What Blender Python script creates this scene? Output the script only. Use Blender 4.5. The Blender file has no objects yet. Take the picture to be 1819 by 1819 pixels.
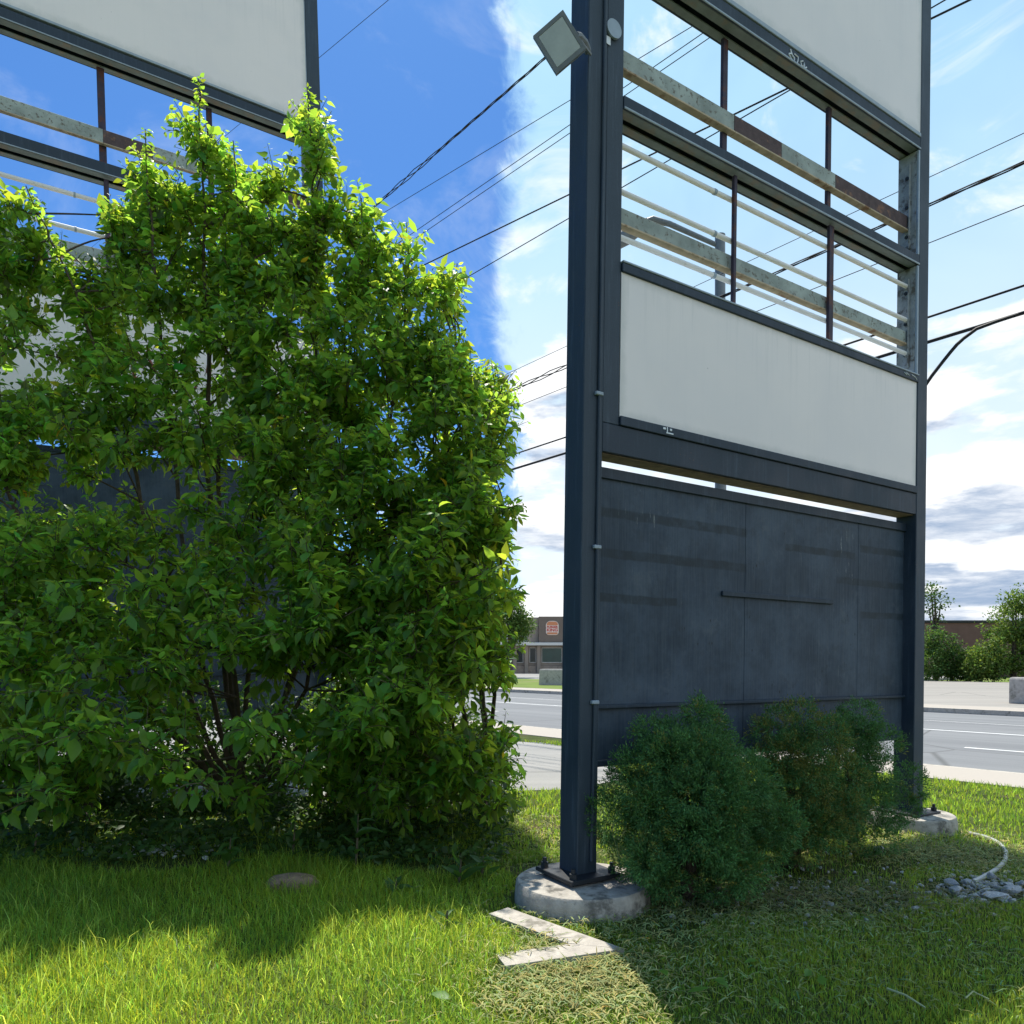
import bpy, bmesh, math, random
import numpy as np
from mathutils import Matrix, Vector
R = math.radians
random.seed(7); rng = np.random.default_rng(11)
sc = bpy.context.scene
col = sc.collection

# ------------------------------------------------------------------ camera
F = 1314.0; CX = 909.5; HOR = 1172.0; PIT = R(1.0); EYE = 1.6
YC = HOR - F*math.tan(PIT)
cd = bpy.data.cameras.new('camera'); cam = bpy.data.objects.new('camera', cd); col.objects.link(cam)
cam.location = (0, 0, EYE); cam.rotation_euler = (R(90)+PIT, 0, 0)
cd.sensor_width = 36; cd.lens = F/1819*36; cd.shift_y = (YC-909.5)/1819
cd.clip_start = .05; cd.clip_end = 6000
sc.camera = cam

# ------------------------------------------------------------------ sun and sky
SUN_EL, SUN_AZ = R(63.5), R(-11)          # azimuth measured from straight ahead (+Y), negative = to the left
sdir = Vector((math.sin(SUN_AZ)*math.cos(SUN_EL), math.cos(SUN_AZ)*math.cos(SUN_EL), math.sin(SUN_EL)))
sl = bpy.data.lights.new('sun', 'SUN'); sl.energy = 4.6; sl.angle = R(.53); sl.color = (1, .945, .85)
so = bpy.data.objects.new('sun', sl); col.objects.link(so)
so.rotation_euler = sdir.to_track_quat('Z', 'Y').to_euler(); so.location = (0, 0, 40)

W_ = bpy.data.worlds.new('World'); sc.world = W_; W_.use_nodes = True
sc.view_settings.view_transform = 'Standard'; sc.view_settings.look = 'None'
sc.view_settings.exposure = 0.55; sc.view_settings.gamma = 1

class G:
    """tiny node-graph helper"""
    def __init__(s, nt): s.nt = nt; nt.nodes.clear()
    def n(s, t, **k):
        nd = s.nt.nodes.new(t)
        for a, b in k.items():
            if a.startswith('i_'):
                key = a[2:]; key = int(key) if key.isdigit() else key.replace('_', ' ')
                s.put(nd.inputs[key], b)
            else: setattr(nd, a, b)
        return nd
    def put(s, inp, v):
        if isinstance(v, bpy.types.NodeSocket): s.nt.links.new(v, inp)
        elif isinstance(v, bpy.types.Node): s.nt.links.new(v.outputs[0], inp)
        else: inp.default_value = v
    def m(s, op, a, b=None, c=None, clamp=False):
        nd = s.n('ShaderNodeMath', operation=op, use_clamp=clamp); s.put(nd.inputs[0], a)
        if b is not None: s.put(nd.inputs[1], b)
        if c is not None: s.put(nd.inputs[2], c)
        return nd.outputs[0]
    def mix(s, f, a, b, mode='MIX'):
        nd = s.n('ShaderNodeMix', data_type='RGBA', blend_type=mode)
        s.put(nd.inputs[0], f); s.put(nd.inputs[6], a); s.put(nd.inputs[7], b); return nd.outputs[2]
    def ramp(s, f, lo, hi, a=0., b=1., smooth=True):
        nd = s.n('ShaderNodeMapRange', interpolation_type='SMOOTHSTEP' if smooth else 'LINEAR')
        s.put(nd.inputs[0], f); s.put(nd.inputs[1], lo); s.put(nd.inputs[2], hi); s.put(nd.inputs[3], a); s.put(nd.inputs[4], b)
        return nd.outputs[0]
    def noise(s, vec, scale, detail=4, rough=.55, dist=0.):
        nd = s.n('ShaderNodeTexNoise'); 
        if vec is not None: s.put(nd.inputs['Vector'], vec)
        s.put(nd.inputs['Scale'], scale); s.put(nd.inputs['Detail'], detail); s.put(nd.inputs['Roughness'], rough); s.put(nd.inputs['Distortion'], dist)
        return nd.outputs[0]

def rgba(c): return (c[0], c[1], c[2], 1)

g = G(W_.node_tree)
tc = g.n('ShaderNodeTexCoord'); sep = g.n('ShaderNodeSeparateXYZ', i_0=tc.outputs['Generated'])
sx, sy, sz = sep.outputs
sky = g.n('ShaderNodeTexSky'); sky.sky_type = 'NISHITA'; sky.sun_disc = False
sky.sun_elevation = SUN_EL; sky.sun_rotation = SUN_AZ; sky.air_density = 1.0; sky.dust_density = .35; sky.ozone_density = 3.0
SKY_S = .1
hl = g.m('SQRT', g.m('ADD', g.m('MULTIPLY', sx, sx), g.m('MULTIPLY', sy, sy)))
azs = g.m('DIVIDE', sx, hl)                                        # sine of the azimuth
wob = g.noise(tc.outputs['Generated'], 3.4, 5, .62, .5)
wob2 = g.noise(tc.outputs['Generated'], 13., 6, .66, .8)
edge = g.m('ADD', g.m('ADD', azs, g.m('MULTIPLY_ADD', wob, .15, -.072)), g.m('MULTIPLY_ADD', wob2, .11, -.055))
front = g.ramp(edge, -.018, .03)                                   # a pale veil of high cloud fills the sky to the right
blue = g.mix(1.0, sky.outputs[0], (.385, .70, 1.03, 1), 'MULTIPLY')
veil_n = g.noise(tc.outputs['Generated'], 3.2, 4, .6, .4)
veil = g.m('MULTIPLY', front, g.ramp(veil_n, .2, .75, .74, .98))
veil_c = g.mix(g.ramp(sz, .12, .62), (6.9, 7.6, 8.0, 1), (3.7, 5.9, 7.6, 1))
c1 = g.mix(veil, blue, veil_c)
# wisps
wv = g.n('ShaderNodeVectorMath', operation='MULTIPLY', i_0=tc.outputs['Generated'], i_1=(1, 1, 1.6)).outputs[0]
wis = g.ramp(g.noise(wv, 5.5, 6, .62, .6), .53, .72)
c1 = g.mix(g.m('MULTIPLY', wis, g.ramp(front, 0, 1, .12, .85)), c1, (7.9, 8.0, 8.1, 1))
# heaped clouds low in the sky
sq = g.m('POWER', g.m('MAXIMUM', sz, .002), .62)
cv = g.n('ShaderNodeCombineXYZ', i_0=azs, i_1=g.m('DIVIDE', sy, hl), i_2=g.m('MULTIPLY', sq, 3.4)).outputs[0]
def cum(off):
    v = g.n('ShaderNodeVectorMath', operation='ADD', i_0=cv, i_1=(1.7, .3, .45+off)).outputs[0]
    return g.noise(v, 2.5, 8, .55, .1)
d0 = cum(0.); d1 = cum(.10)
bias = g.m('ADD', g.ramp(sz, .03, .36, .12, .02), g.m('MULTIPLY', g.ramp(sz, .36, .52, 0., 1.), -.28))
bias = g.m('ADD', bias, g.m('MULTIPLY_ADD', front, .10, -.10))
den = g.ramp(g.m('ADD', d0, bias), .505, .565)
core = g.ramp(g.m('ADD', g.m('ADD', d1, bias), g.m('MULTIPLY', g.m('SUBTRACT', d1, d0), .9)), .56, .68)
core = g.m('MULTIPLY', core, g.ramp(g.noise(cv, 9., 6, .65, .3), .3, .68, .25, 1.))
cc = g.mix(core, (8.0, 8.1, 8.2, 1), (2.6, 3.4, 4.7, 1))
c1 = g.mix(den, c1, cc)
bg = g.n('ShaderNodeBackground', i_0=c1, i_1=SKY_S)
out = g.n('ShaderNodeOutputWorld', i_0=bg)

# ------------------------------------------------------------------ helpers: pixels, materials, meshes
def ray(px, py):
    a = (px-CX)/F; b = (YC-py)/F
    return Vector((a, math.cos(PIT)-b*math.sin(PIT), math.sin(PIT)+b*math.cos(PIT)))
def at(px, py, Y):
    d = ray(px, py); return Vector((0, 0, EYE)) + d*(Y/d.y)
def gnd(px, py, z=0.):
    d = ray(px, py); return Vector((0, 0, EYE)) + d*((z-EYE)/d.z)

MATS = {}
def mat(name, color, rough=.6, var=.15, scale=6., spec=.4, metal=0., bump=0., bscale=40., second=None, s2scale=3., s2lo=.5, s2hi=.62, trans=None, tfac=.4, attr=False, coords='Object', detail=6):
    m = bpy.data.materials.new(name); m.use_nodes = True; g = G(m.node_tree)
    tcn = g.n('ShaderNodeTexCoord').outputs[coords]
    base = rgba(color)
    nz = g.noise(tcn, scale, detail, .6)
    f = g.ramp(nz, .25, .75, 1-var, 1+var, False)
    vm = g.n('ShaderNodeMix', data_type='RGBA', blend_type='MULTIPLY'); vm.inputs[0].default_value = 1
    vm.inputs[6].default_value = base
    cb = g.n('ShaderNodeCombineColor'); 
    for i in range(3): g.put(cb.inputs[i], f)
    g.put(vm.inputs[7], cb.outputs[0]); c = vm.outputs[2]
    if second is not None:
        c = g.mix(g.ramp(g.noise(tcn, s2scale, 8, .65), s2lo, s2hi), c, rgba(second))
    if attr:
        at_ = g.n('ShaderNodeAttribute', attribute_name='tint')
        c = g.mix(1., c, at_.outputs['Color'], 'MULTIPLY')
    b = g.n('ShaderNodeBsdfPrincipled', i_Base_Color=c, i_Roughness=rough, i_Metallic=metal)
    b.inputs['Specular IOR Level'].default_value = spec
    sh = b.outputs[0]
    if bump:
        bp = g.n('ShaderNodeBump', i_Height=g.noise(tcn, bscale, 6, .6)); bp.inputs['Strength'].default_value = bump; bp.inputs['Distance'].default_value = .01
        g.put(b.inputs['Normal'], bp.outputs[0])
    if trans is not None:
        t = rgba(trans)
        if attr: t = g.mix(1., t, at_.outputs['Color'], 'MULTIPLY')
        tr = g.n('ShaderNodeBsdfTranslucent', i_0=t)
        ms = g.n('ShaderNodeMixShader', i_0=tfac, i_1=sh, i_2=tr.outputs[0]); sh = ms.outputs[0]
    g.n('ShaderNodeOutputMaterial', i_0=sh)
    MATS[name] = m; return m

def link(o, parent=None):
    col.objects.link(o)
    if parent is not None: o.parent = parent
    return o
def tag(o, label=None, cat=None, group=None, kind=None):
    if label: o['label'] = label
    if cat: o['category'] = cat
    if group: o['group'] = group
    if kind: o['kind'] = kind
    return o
def empty(name, loc=(0, 0, 0), mtx=None):
    o = bpy.data.objects.new(name, None); col.objects.link(o); o.empty_display_size = .1
    if mtx is not None: o.matrix_world = mtx
    else: o.location = loc
    return o

class MB:
    def __init__(s): s.v = []; s.f = []
    def add(s, vs, fs):
        k = len(s.v); s.v += [tuple(p) for p in vs]; s.f += [tuple(i+k for i in f) for f in fs]; return s
    def box(s, x0, x1, y0, y1, z0, z1, bev=.003):
        b = min(bev, abs(x1-x0)*.3, abs(y1-y0)*.3, abs(z1-z0)*.3)
        if b <= 0:
            return s.add([(x, y, z) for z in (z0, z1) for y in (y0, y1) for x in (x0, x1)],
                         [(0, 2, 3, 1), (4, 5, 7, 6), (0, 1, 5, 4), (2, 6, 7, 3), (0, 4, 6, 2), (1, 3, 7, 5)])
        bm = bmesh.new(); bmesh.ops.create_cube(bm, size=1)
        for v in bm.verts: v.co = ((x0+x1)/2+v.co.x*(x1-x0), (y0+y1)/2+v.co.y*(y1-y0), (z0+z1)/2+v.co.z*(z1-z0))
        bmesh.ops.bevel(bm, geom=bm.edges[:], offset=b, segments=1, affect='EDGES', profile=.5)
        bm.verts.index_update()
        s.add([v.co[:] for v in bm.verts], [[v.index for v in f.verts] for f in bm.faces]); bm.free(); return s
    def cyl(s, p0, p1, r0, r1=None, n=12, caps=True):
        return s.tube([p0, p1], [r0, r0 if r1 is None else r1], n, caps)
    def tube(s, pts, rad, n=8, caps=True):
        pts = [Vector(p) for p in pts]; rad = rad if isinstance(rad, (list, tuple)) else [rad]*len(pts)
        vs = []; fs = []; ref = None
        for i, p in enumerate(pts):
            d = (pts[min(i+1, len(pts)-1)]-pts[max(i-1, 0)]).normalized()
            if ref is None: ref = d.orthogonal().normalized()
            ref = (ref-d*ref.dot(d)).normalized(); o2 = d.cross(ref)
            for k in range(n):
                a = 2*math.pi*k/n; vs.append(p+(ref*math.cos(a)+o2*math.sin(a))*rad[i])
        for i in range(len(pts)-1):
            for k in range(n):
                a = i*n+k; b = i*n+(k+1) % n; fs.append((a, b, b+n, a+n))
        if caps: fs.append(tuple(range(n-1, -1, -1))); fs.append(tuple(range((len(pts)-1)*n, len(pts)*n)))
        return s.add(vs, fs)
    def lathe(s, prof, n=32, c=(0, 0, 0), wob=0.):
        vs = []; fs = []
        w = [1+wob*(math.sin(k*2.1)+math.sin(k*.7+1)) for k in range(n)]
        for r, z in prof:
            for k in range(n):
                a = 2*math.pi*k/n; vs.append((c[0]+r*w[k]*math.cos(a), c[1]+r*w[k]*math.sin(a), c[2]+z))
        for i in range(len(prof)-1):
            for k in range(n):
                a = i*n+k; b = i*n+(k+1) % n; fs.append((a, b, b+n, a+n))
        fs.append(tuple(range((len(prof)-1)*n, len(prof)*n))); return s.add(vs, fs)
    def prism(s, poly, z0, z1):
        n = len(poly); a = sum(poly[i][0]*poly[(i+1) % n][1]-poly[(i+1) % n][0]*poly[i][1] for i in range(n))
        if a < 0: poly = poly[::-1]
        vs = [(x, y, z0) for x, y in poly]+[(x, y, z1) for x, y in poly]
        fs = [tuple(range(n, 2*n)), tuple(range(n-1, -1, -1))]+[(i, (i+1) % n, (i+1) % n+n, i+n) for i in range(n)]
        return s.add(vs, fs)
    def mesh(s, name, m=None, smooth=False):
        me = bpy.data.meshes.new(name); me.from_pydata(s.v, [], s.f); me.update()
        if m: me.materials.append(MATS[m])
        if smooth:
            me.polygons.foreach_set('use_smooth', [True]*len(me.polygons))
            try: me.set_sharp_from_angle(angle=R(35))
            except Exception: pass
        return me
    def build(s, name, m, parent=None, smooth=False):
        return link(bpy.data.objects.new(name, s.mesh(name, m, smooth)), parent)

def np_mesh(name, V, FACES, m, tint=None, smooth=False):
    """V (N,3) array; FACES list of (k,n) int arrays of equal arity; tint (N,3) per-vertex"""
    me = bpy.data.meshes.new(name)
    nl = sum(f.size for f in FACES); nf = sum(len(f) for f in FACES)
    me.vertices.add(len(V)); me.vertices.foreach_set('co', np.ascontiguousarray(V, np.float32).ravel())
    me.loops.add(nl); me.polygons.add(nf)
    li = np.concatenate([f.ravel() for f in FACES]).astype(np.int32)
    tot = np.concatenate([np.full(len(f), f.shape[1]) for f in FACES]); st = np.concatenate([[0], np.cumsum(tot)[:-1]]).astype(np.int32)
    me.loops.foreach_set('vertex_index', li); me.polygons.foreach_set('loop_start', st)
    me.update(calc_edges=True)
    if tint is not None:
        ca = me.color_attributes.new('tint', 'FLOAT_COLOR', 'POINT')
        ca.data.foreach_set('color', np.concatenate([tint, np.ones((len(tint), 1))], 1).astype(np.float32).ravel())
    if smooth: me.polygons.foreach_set('use_smooth', np.ones(nf, bool))
    me.materials.append(MATS[m]); return me

# ------------------------------------------------------------------ materials
def paint_mat(name, c, c2):
    m = bpy.data.materials.new(name); m.use_nodes = True; g = G(m.node_tree)
    tcn = g.n('ShaderNodeTexCoord').outputs['Object']
    big = g.noise(tcn, 1.7, 5, .65); st = g.noise(g.n('ShaderNodeVectorMath', operation='MULTIPLY', i_0=tcn, i_1=(26, 26, 1.6)).outputs[0], 1., 4, .65)
    fine = g.noise(tcn, 120., 2, .7)
    cc = g.mix(g.ramp(big, .35, .7), rgba(c), rgba(c2)); cc = g.mix(g.ramp(st, .5, .78, 0, .5), cc, rgba([min(1, x*1.9+.012) for x in c2]))
    cc = g.mix(g.ramp(fine, .3, .75, .25, 0), cc, (.012, .015, .02, 1))
    sp = g.n('ShaderNodeTexVoronoi', i_Vector=tcn, i_Scale=23.); sm = g.m('MULTIPLY', g.ramp(sp.outputs[0], .05, .13, 1, 0), g.ramp(g.noise(tcn, 2.3, 3), .54, .63))
    cc = g.mix(sm, cc, (.11, .065, .045, 1))
    b = g.n('ShaderNodeBsdfPrincipled', i_Base_Color=cc, i_Roughness=g.ramp(big, .3, .7, .45, .7)); b.inputs['Specular IOR Level'].default_value = .35
    bp = g.n('ShaderNodeBump', i_Height=g.m('ADD', g.m('MULTIPLY', big, .8), g.m('MULTIPLY', fine, .12))); bp.inputs['Strength'].default_value = .35; bp.inputs['Distance'].default_value = .012
    g.put(b.inputs['Normal'], bp.outputs[0]); g.n('ShaderNodeOutputMaterial', i_0=b.outputs[0]); MATS[name] = m
paint_mat('paint_dark', (.030, .049, .072), (.052, .072, .096)); paint_mat('paint_navy', (.018, .034, .056), (.034, .052, .074))
def face_mat():
    m = bpy.data.materials.new('face_white'); m.use_nodes = True; g = G(m.node_tree)
    tcn = g.n('ShaderNodeTexCoord').outputs['Object']; gen = g.n('ShaderNodeSeparateXYZ', i_0=g.n('ShaderNodeTexCoord').outputs['Generated'])
    cc = g.mix(g.ramp(g.noise(tcn, .8, 4, .6), .35, .7), (.86, .785, .75, 1), (.80, .74, .72, 1))
    st = g.noise(g.n('ShaderNodeVectorMath', operation='MULTIPLY', i_0=tcn, i_1=(22, 1, .9)).outputs[0], 1., 5, .65)
    cc = g.mix(g.m('MULTIPLY', g.ramp(st, .48, .75), g.ramp(gen.outputs[2], .45, 1., .05, .28)), cc, (.46, .45, .44, 1))
    ex = g.m('MINIMUM', g.m('MINIMUM', gen.outputs[0], g.m('SUBTRACT', 1, gen.outputs[0])), g.m('MULTIPLY', g.m('MINIMUM', gen.outputs[2], g.m('SUBTRACT', 1, gen.outputs[2])), .3))
    ex = g.m('ADD', ex, g.m('MULTIPLY_ADD', g.noise(tcn, 6, 5, .65), .03, -.015))
    cc = g.mix(g.ramp(ex, .0, .022, .5, 0), cc, (.50, .50, .47, 1))
    spk = g.n('ShaderNodeTexVoronoi', i_Vector=tcn, i_Scale=9.); cc = g.mix(g.m('MULTIPLY', g.ramp(spk.outputs[0], .02, .06, 1, 0), g.ramp(g.noise(tcn, 1.9, 2), .55, .65, 0, .7)), cc, (.25, .24, .22, 1))
    b = g.n('ShaderNodeBsdfPrincipled', i_Base_Color=cc, i_Roughness=.38); b.inputs['Specular IOR Level'].default_value = .4
    bp = g.n('ShaderNodeBump', i_Height=g.noise(tcn, 1.1, 2)); bp.inputs['Strength'].default_value = .25; bp.inputs['Distance'].default_value = .05
    g.put(b.inputs['Normal'], bp.outputs[0]); g.n('ShaderNodeOutputMaterial', i_0=b.outputs[0]); MATS['face_white'] = m
face_mat()
mat('bracket_grey', (.30, .32, .33), .55, .3, 14, .4, bump=.15, bscale=80, second=(.12, .11, .10), s2scale=9)
mat('trim_grey', (.30, .36, .42), .45, .15, 9, .5)
mat('flange', (.17, .20, .20), .6, .25, 7, .4, second=(.22, .19, .16), s2scale=5)
mat('bar_maroon', (.045, .035, .055), .6, .3, 12, .3, second=(.10, .04, .03), s2scale=8)
mat('tube_white', (.78, .76, .74), .4, .08, 10, .5, second=(.5, .46, .42), s2scale=14, s2lo=.6, s2hi=.75)
mat('rust_beam', (.33, .37, .34), .75, .35, 5, .25, bump=.25, bscale=60, second=(.16, .145, .12), s2scale=26, s2lo=.54, s2hi=.66)
mat('rust_dark', (.10, .07, .07), .8, .3, 12, .25, bump=.3, bscale=60, second=(.26, .14, .09), s2scale=9, s2lo=.55, s2hi=.68)
mat('rust_lip', (.50, .40, .28), .75, .3, 10, .25, second=(.28, .16, .09), s2scale=7, s2lo=.52, s2hi=.66)
mat('bounce_brown', (.24, .18, .13), .85, .35, 12, .2, bump=.3, bscale=50)  # light reflected onto the cross beam's underside, put into a brown
mat('concrete', (.42, .39, .35), .9, .25, 9, .2, bump=.5, bscale=45, second=(.22, .21, .18), s2scale=4, s2lo=.52, s2hi=.7)
mat('pier_concrete', (.40, .37, .32), .92, .3, 12, .2, bump=.9, bscale=38, second=(.15, .14, .12), s2scale=7, s2lo=.5, s2hi=.66)
mat('kerb_concrete', (.46, .42, .36), .92, .22, 14, .2, bump=.9, bscale=60, second=(.24, .22, .18), s2scale=6, s2lo=.52, s2hi=.66)
mat('steel_black', (.018, .022, .028), .55, .3, 20, .4, bump=.2, bscale=60, second=(.06, .04, .03), s2scale=12, s2lo=.6, s2hi=.7)
mat('sidewalk', (.40, .36, .31), .9, .12, 1.5, .2, second=(.36, .33, .30), s2scale=.7, coords='Generated')
mat('stone', (.40, .40, .41), .85, .25, 18, .25, bump=.5, bscale=30, second=(.62, .62, .60), s2scale=10)
mat('plastic_grey', (.42, .43, .42), .4, .1, 10, .5)
mat('lamp_case', (.17, .19, .21), .5, .15, 15, .4)
mat('lamp_glass', (.42, .45, .42), .18, .15, 8, .6)
mat('lamp_reflector', (.55, .55, .45), .3, .2, 12, .6)
mat('wire', (.02, .021, .025), .6, .1, 5, .3)
mat('bark', (.10, .075, .055), .9, .3, 20, .2, bump=.6, bscale=60, second=(.06, .05, .035), s2scale=9)
mat('twig', (.10, .085, .05), .8, .2, 20, .2)
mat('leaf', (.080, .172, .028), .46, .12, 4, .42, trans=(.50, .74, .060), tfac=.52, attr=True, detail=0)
mat('shrub_leaf', (.045, .100, .022), .5, .15, 4, .4, trans=(.16, .30, .03), tfac=.35, attr=True, detail=0)  # darker than leaf: the deep shade under the tree is put into this green
mat('needle', (.075, .185, .052), .6, .2, 3, .3, trans=(.15, .30, .05), tfac=.25, attr=True, detail=0)
mat('far_leaf', (.10, .17, .035), .6, .2, .8, .3, trans=(.18, .28, .04), tfac=.35, attr=True, detail=0)
mat('grass_blade', (.145, .250, .026), .5, .15, 1.5, .35, trans=(.50, .72, .07), tfac=.46, attr=True, detail=0)
mat('clipping', (.36, .36, .14), .7, .2, 6, .2, trans=(.4, .4, .12), tfac=.3, attr=True, detail=0)
mat('lawn_soil', (.055, .075, .018), .95, .35, 3.0, .1, bump=.6, bscale=30, second=(.075, .062, .035), s2scale=1.1, s2lo=.52, s2hi=.68, coords='Object')
mat('grass_far', (.14, .19, .045), .95, .25, .35, .1, second=(.19, .20, .08), s2scale=.12)
mat('logo_cream', (.86, .72, .62), .5, .04); mat('logo_red', (.62, .06, .05), .5, .04); mat('logo_orange', (.70, .26, .12), .5, .04)
mat('stucco_brown', (.21, .165, .135), .9, .12, .6, .2); mat('stucco_pale', (.55, .52, .48), .9, .08, .5, .2); mat('stucco_tan', (.34, .28, .23), .9, .12, .6, .2)
mat('band_white', (.70, .68, .64), .7, .05); mat('stripe_red', (.40, .035, .05), .6, .06)
mat('window_dark', (.012, .022, .03), .12, .3, .8, .6); mat('window_green', (.015, .06, .055), .15, .3, .8, .6)
mat('stone_base', (.38, .30, .24), .9, .35, 3, .2, second=(.24, .19, .16), s2scale=3)
mat('brick_far', (.17, .10, .085), .9, .15, 1.2, .2)
mat('paint_line', (.72, .72, .70), .7, .2, 3, .2)
mat('mark_white', (.72, .76, .80), .6, .1)
mat('mark_red', (.20, .045, .03), .6, .3, 20)
mat('straw', (.42, .44, .22), .7, .2, 9, .2)
mat('soil_brown', (.24, .17, .11), .95, .3, 14, .1, bump=.8, bscale=40)

def road_mat(name, c, c2):
    m = bpy.data.materials.new(name); m.use_nodes = True; g = G(m.node_tree)
    tcn = g.n('ShaderNodeTexCoord').outputs['Object']
    st = g.n('ShaderNodeVectorMath', operation='MULTIPLY', i_0=tcn, i_1=(.05, 1.1, 1)).outputs[0]
    a = g.ramp(g.noise(st, 1.0, 5, .6), .35, .7); fine = g.ramp(g.noise(tcn, 60, 3, .7), .2, .8, .86, 1.14, False)
    cc = g.mix(a, rgba(c), rgba(c2)); cb = g.n('ShaderNodeCombineColor')
    for i in range(3): g.put(cb.inputs[i], fine)
    cc = g.mix(1., cc, cb.outputs[0], 'MULTIPLY')
    crack = g.n('ShaderNodeTexVoronoi', feature='DISTANCE_TO_EDGE', i_Vector=g.n('ShaderNodeVectorMath', operation='ADD', i_0=tcn, i_1=g.n('ShaderNodeTexNoise', i_Scale=.6).outputs[1]).outputs[0], i_Scale=.16)
    cc = g.mix(g.ramp(crack.outputs[0], .0, .008, .55, 0.), cc, (.05, .05, .045, 1))
    b = g.n('ShaderNodeBsdfPrincipled', i_Base_Color=cc, i_Roughness=.85); b.inputs['Specular IOR Level'].default_value = .25
    g.n('ShaderNodeOutputMaterial', i_0=b.outputs[0]); MATS[name] = m
road_mat('asphalt', (.155, .16, .165), (.205, .21, .212))
road_mat('asphalt_old', (.25, .235, .21), (.33, .305, .27))
road_mat('drive_pale', (.25, .245, .23), (.31, .30, .28))

def panel_mat():
    """weathered dark painted plywood: darker bands where strips once sat, chips and streaks"""
    m = bpy.data.materials.new('plywood'); m.use_nodes = True; g = G(m.node_tree)
    tcn = g.n('ShaderNodeTexCoord').outputs['Object']; s = g.n('ShaderNodeSeparateXYZ', i_0=tcn); u, w, v = s.outputs
    grain = g.noise(g.n('ShaderNodeVectorMath', operation='MULTIPLY', i_0=tcn, i_1=(55, 1, 2.2)).outputs[0], 1., 5, .65)
    patch = g.noise(tcn, 2.1, 8, .68)
    c = g.mix(g.ramp(patch, .35, .68), (.014, .030, .052, 1), (.052, .080, .118, 1))
    c = g.mix(g.ramp(g.noise(tcn, 7.5, 7, .72), .52, .70, 0, .6), c, (.020, .030, .042, 1)); c = g.mix(g.ramp(g.noise(tcn, 4.3, 6, .7, .6), .56, .70, 0, .5), c, (.085, .105, .125, 1))
    c = g.mix(g.ramp(grain, .3, .8, 0, .55), c, (.070, .090, .112, 1))
    wv = g.m('MULTIPLY_ADD', g.noise(tcn, 5., 3), .03, -.015)
    vv = g.m('ADD', v, wv); band = None
    for v0, h, u0, u1 in ((2.47, .032, .1, 1.75), (2.19, .032, .1, 1.76), (1.878, .030, .1, 1.0), (2.48, .03, 3.24, 4.1), (2.17, .03, 2.9, 4.1), (1.88, .03, 3.26, 4.1), (2.40, .03, 2.2, 3.2)):
        b = g.m('MULTIPLY', g.ramp(g.m('ABSOLUTE', g.m('SUBTRACT', vv, v0)), h*.8, h*1.25, 1, 0),
                g.m('MULTIPLY', g.ramp(u, u0, u0+.03), g.ramp(u, u1-.03, u1, 1, 0)))
        band = b if band is None else g.m('MAXIMUM', band, b)
    c = g.mix(g.m('MULTIPLY', band, g.ramp(g.noise(tcn, 9, 4), .28, .62, .30, .85)), c, (.015, .025, .033, 1))
    chip = g.n('ShaderNodeTexVoronoi', i_Vector=g.n('ShaderNodeVectorMath', operation='MULTIPLY', i_0=tcn, i_1=(1, 1, .45)).outputs[0], i_Scale=17.)
    cm = g.m('MULTIPLY', g.ramp(chip.outputs[0], .05, .14, 1, 0), g.ramp(g.noise(tcn, 3.1, 3), .52, .62))
    c = g.mix(cm, c, (.012, .015, .02, 1))
    st = g.noise(g.n('ShaderNodeVectorMath', operation='MULTIPLY', i_0=tcn, i_1=(30, 1, 5)).outputs[0], 1., 6, .7)
    zone = g.m('MAXIMUM', g.m('MULTIPLY', g.ramp(g.m('ABSOLUTE', g.m('SUBTRACT', u, 3.05)), .06, .17, 1, 0), g.ramp(v, 1.5, 2.0, .3, 1)),
               g.m('MULTIPLY', g.ramp(g.m('ABSOLUTE', g.m('SUBTRACT', u, .75)), .1, .5, .75, 0), g.ramp(v, 2.2, 2.5)))
    c = g.mix(g.m('MULTIPLY', g.ramp(st, .60, .70), g.ramp(zone, 0, 1, .10, .85)), c, (.28, .30, .29, 1))
    b = g.n('ShaderNodeBsdfPrincipled', i_Base_Color=c, i_Roughness=.62); b.inputs['Specular IOR Level'].default_value = .35
    bp = g.n('ShaderNodeBump', i_Height=grain); bp.inputs['Strength'].default_value = .18; bp.inputs['Distance'].default_value = .01
    g.put(b.inputs['Normal'], bp.outputs[0])
    g.n('ShaderNodeOutputMaterial', i_0=b.outputs[0]); MATS['plywood'] = m
panel_mat()

# ------------------------------------------------------------------ ground, road, pavements
NV = Vector((.736, .677)); DV = Vector((-.677, .736))          # across and along the road
def road(n, m): p = NV*n+DV*m; return (p.x, p.y)
def strip(n0, n1, m0, m1): return [road(n0, m0), road(n1, m0), road(n1, m1), road(n0, m1)]
def sheet(name, poly, z, m, label=None):
    mb = MB(); a = sum(poly[i][0]*poly[(i+1) % len(poly)][1]-poly[(i+1) % len(poly)][0]*poly[i][1] for i in range(len(poly)))
    if a < 0: poly = poly[::-1]
    mb.add([(x, y, z) for x, y in poly], [tuple(range(len(poly)))])
    return tag(mb.build(name, m), kind='structure')
def slab(name, poly, z0, z1, m): return tag(MB().prism(poly, z0, z1).build(name, m), kind='structure')

sheet('ground', [(-3000, -3000), (3000, -3000), (3000, 3000), (-3000, 3000)], -.15, 'grass_far')
N_SW0, N_SW1, N_RD1, N_FSW, N_LOT = 10.9, 12.2, 26.6, 28.6, 61.
slab('lawn', [road(-30, -70), road(N_SW0, -70), road(N_SW0, 80), road(-30, 80)], -.14, 0., 'lawn_soil')
ob = slab('road', strip(0, N_RD1-N_SW1, -60, 160), -.145, -.125, 'asphalt')
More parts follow.
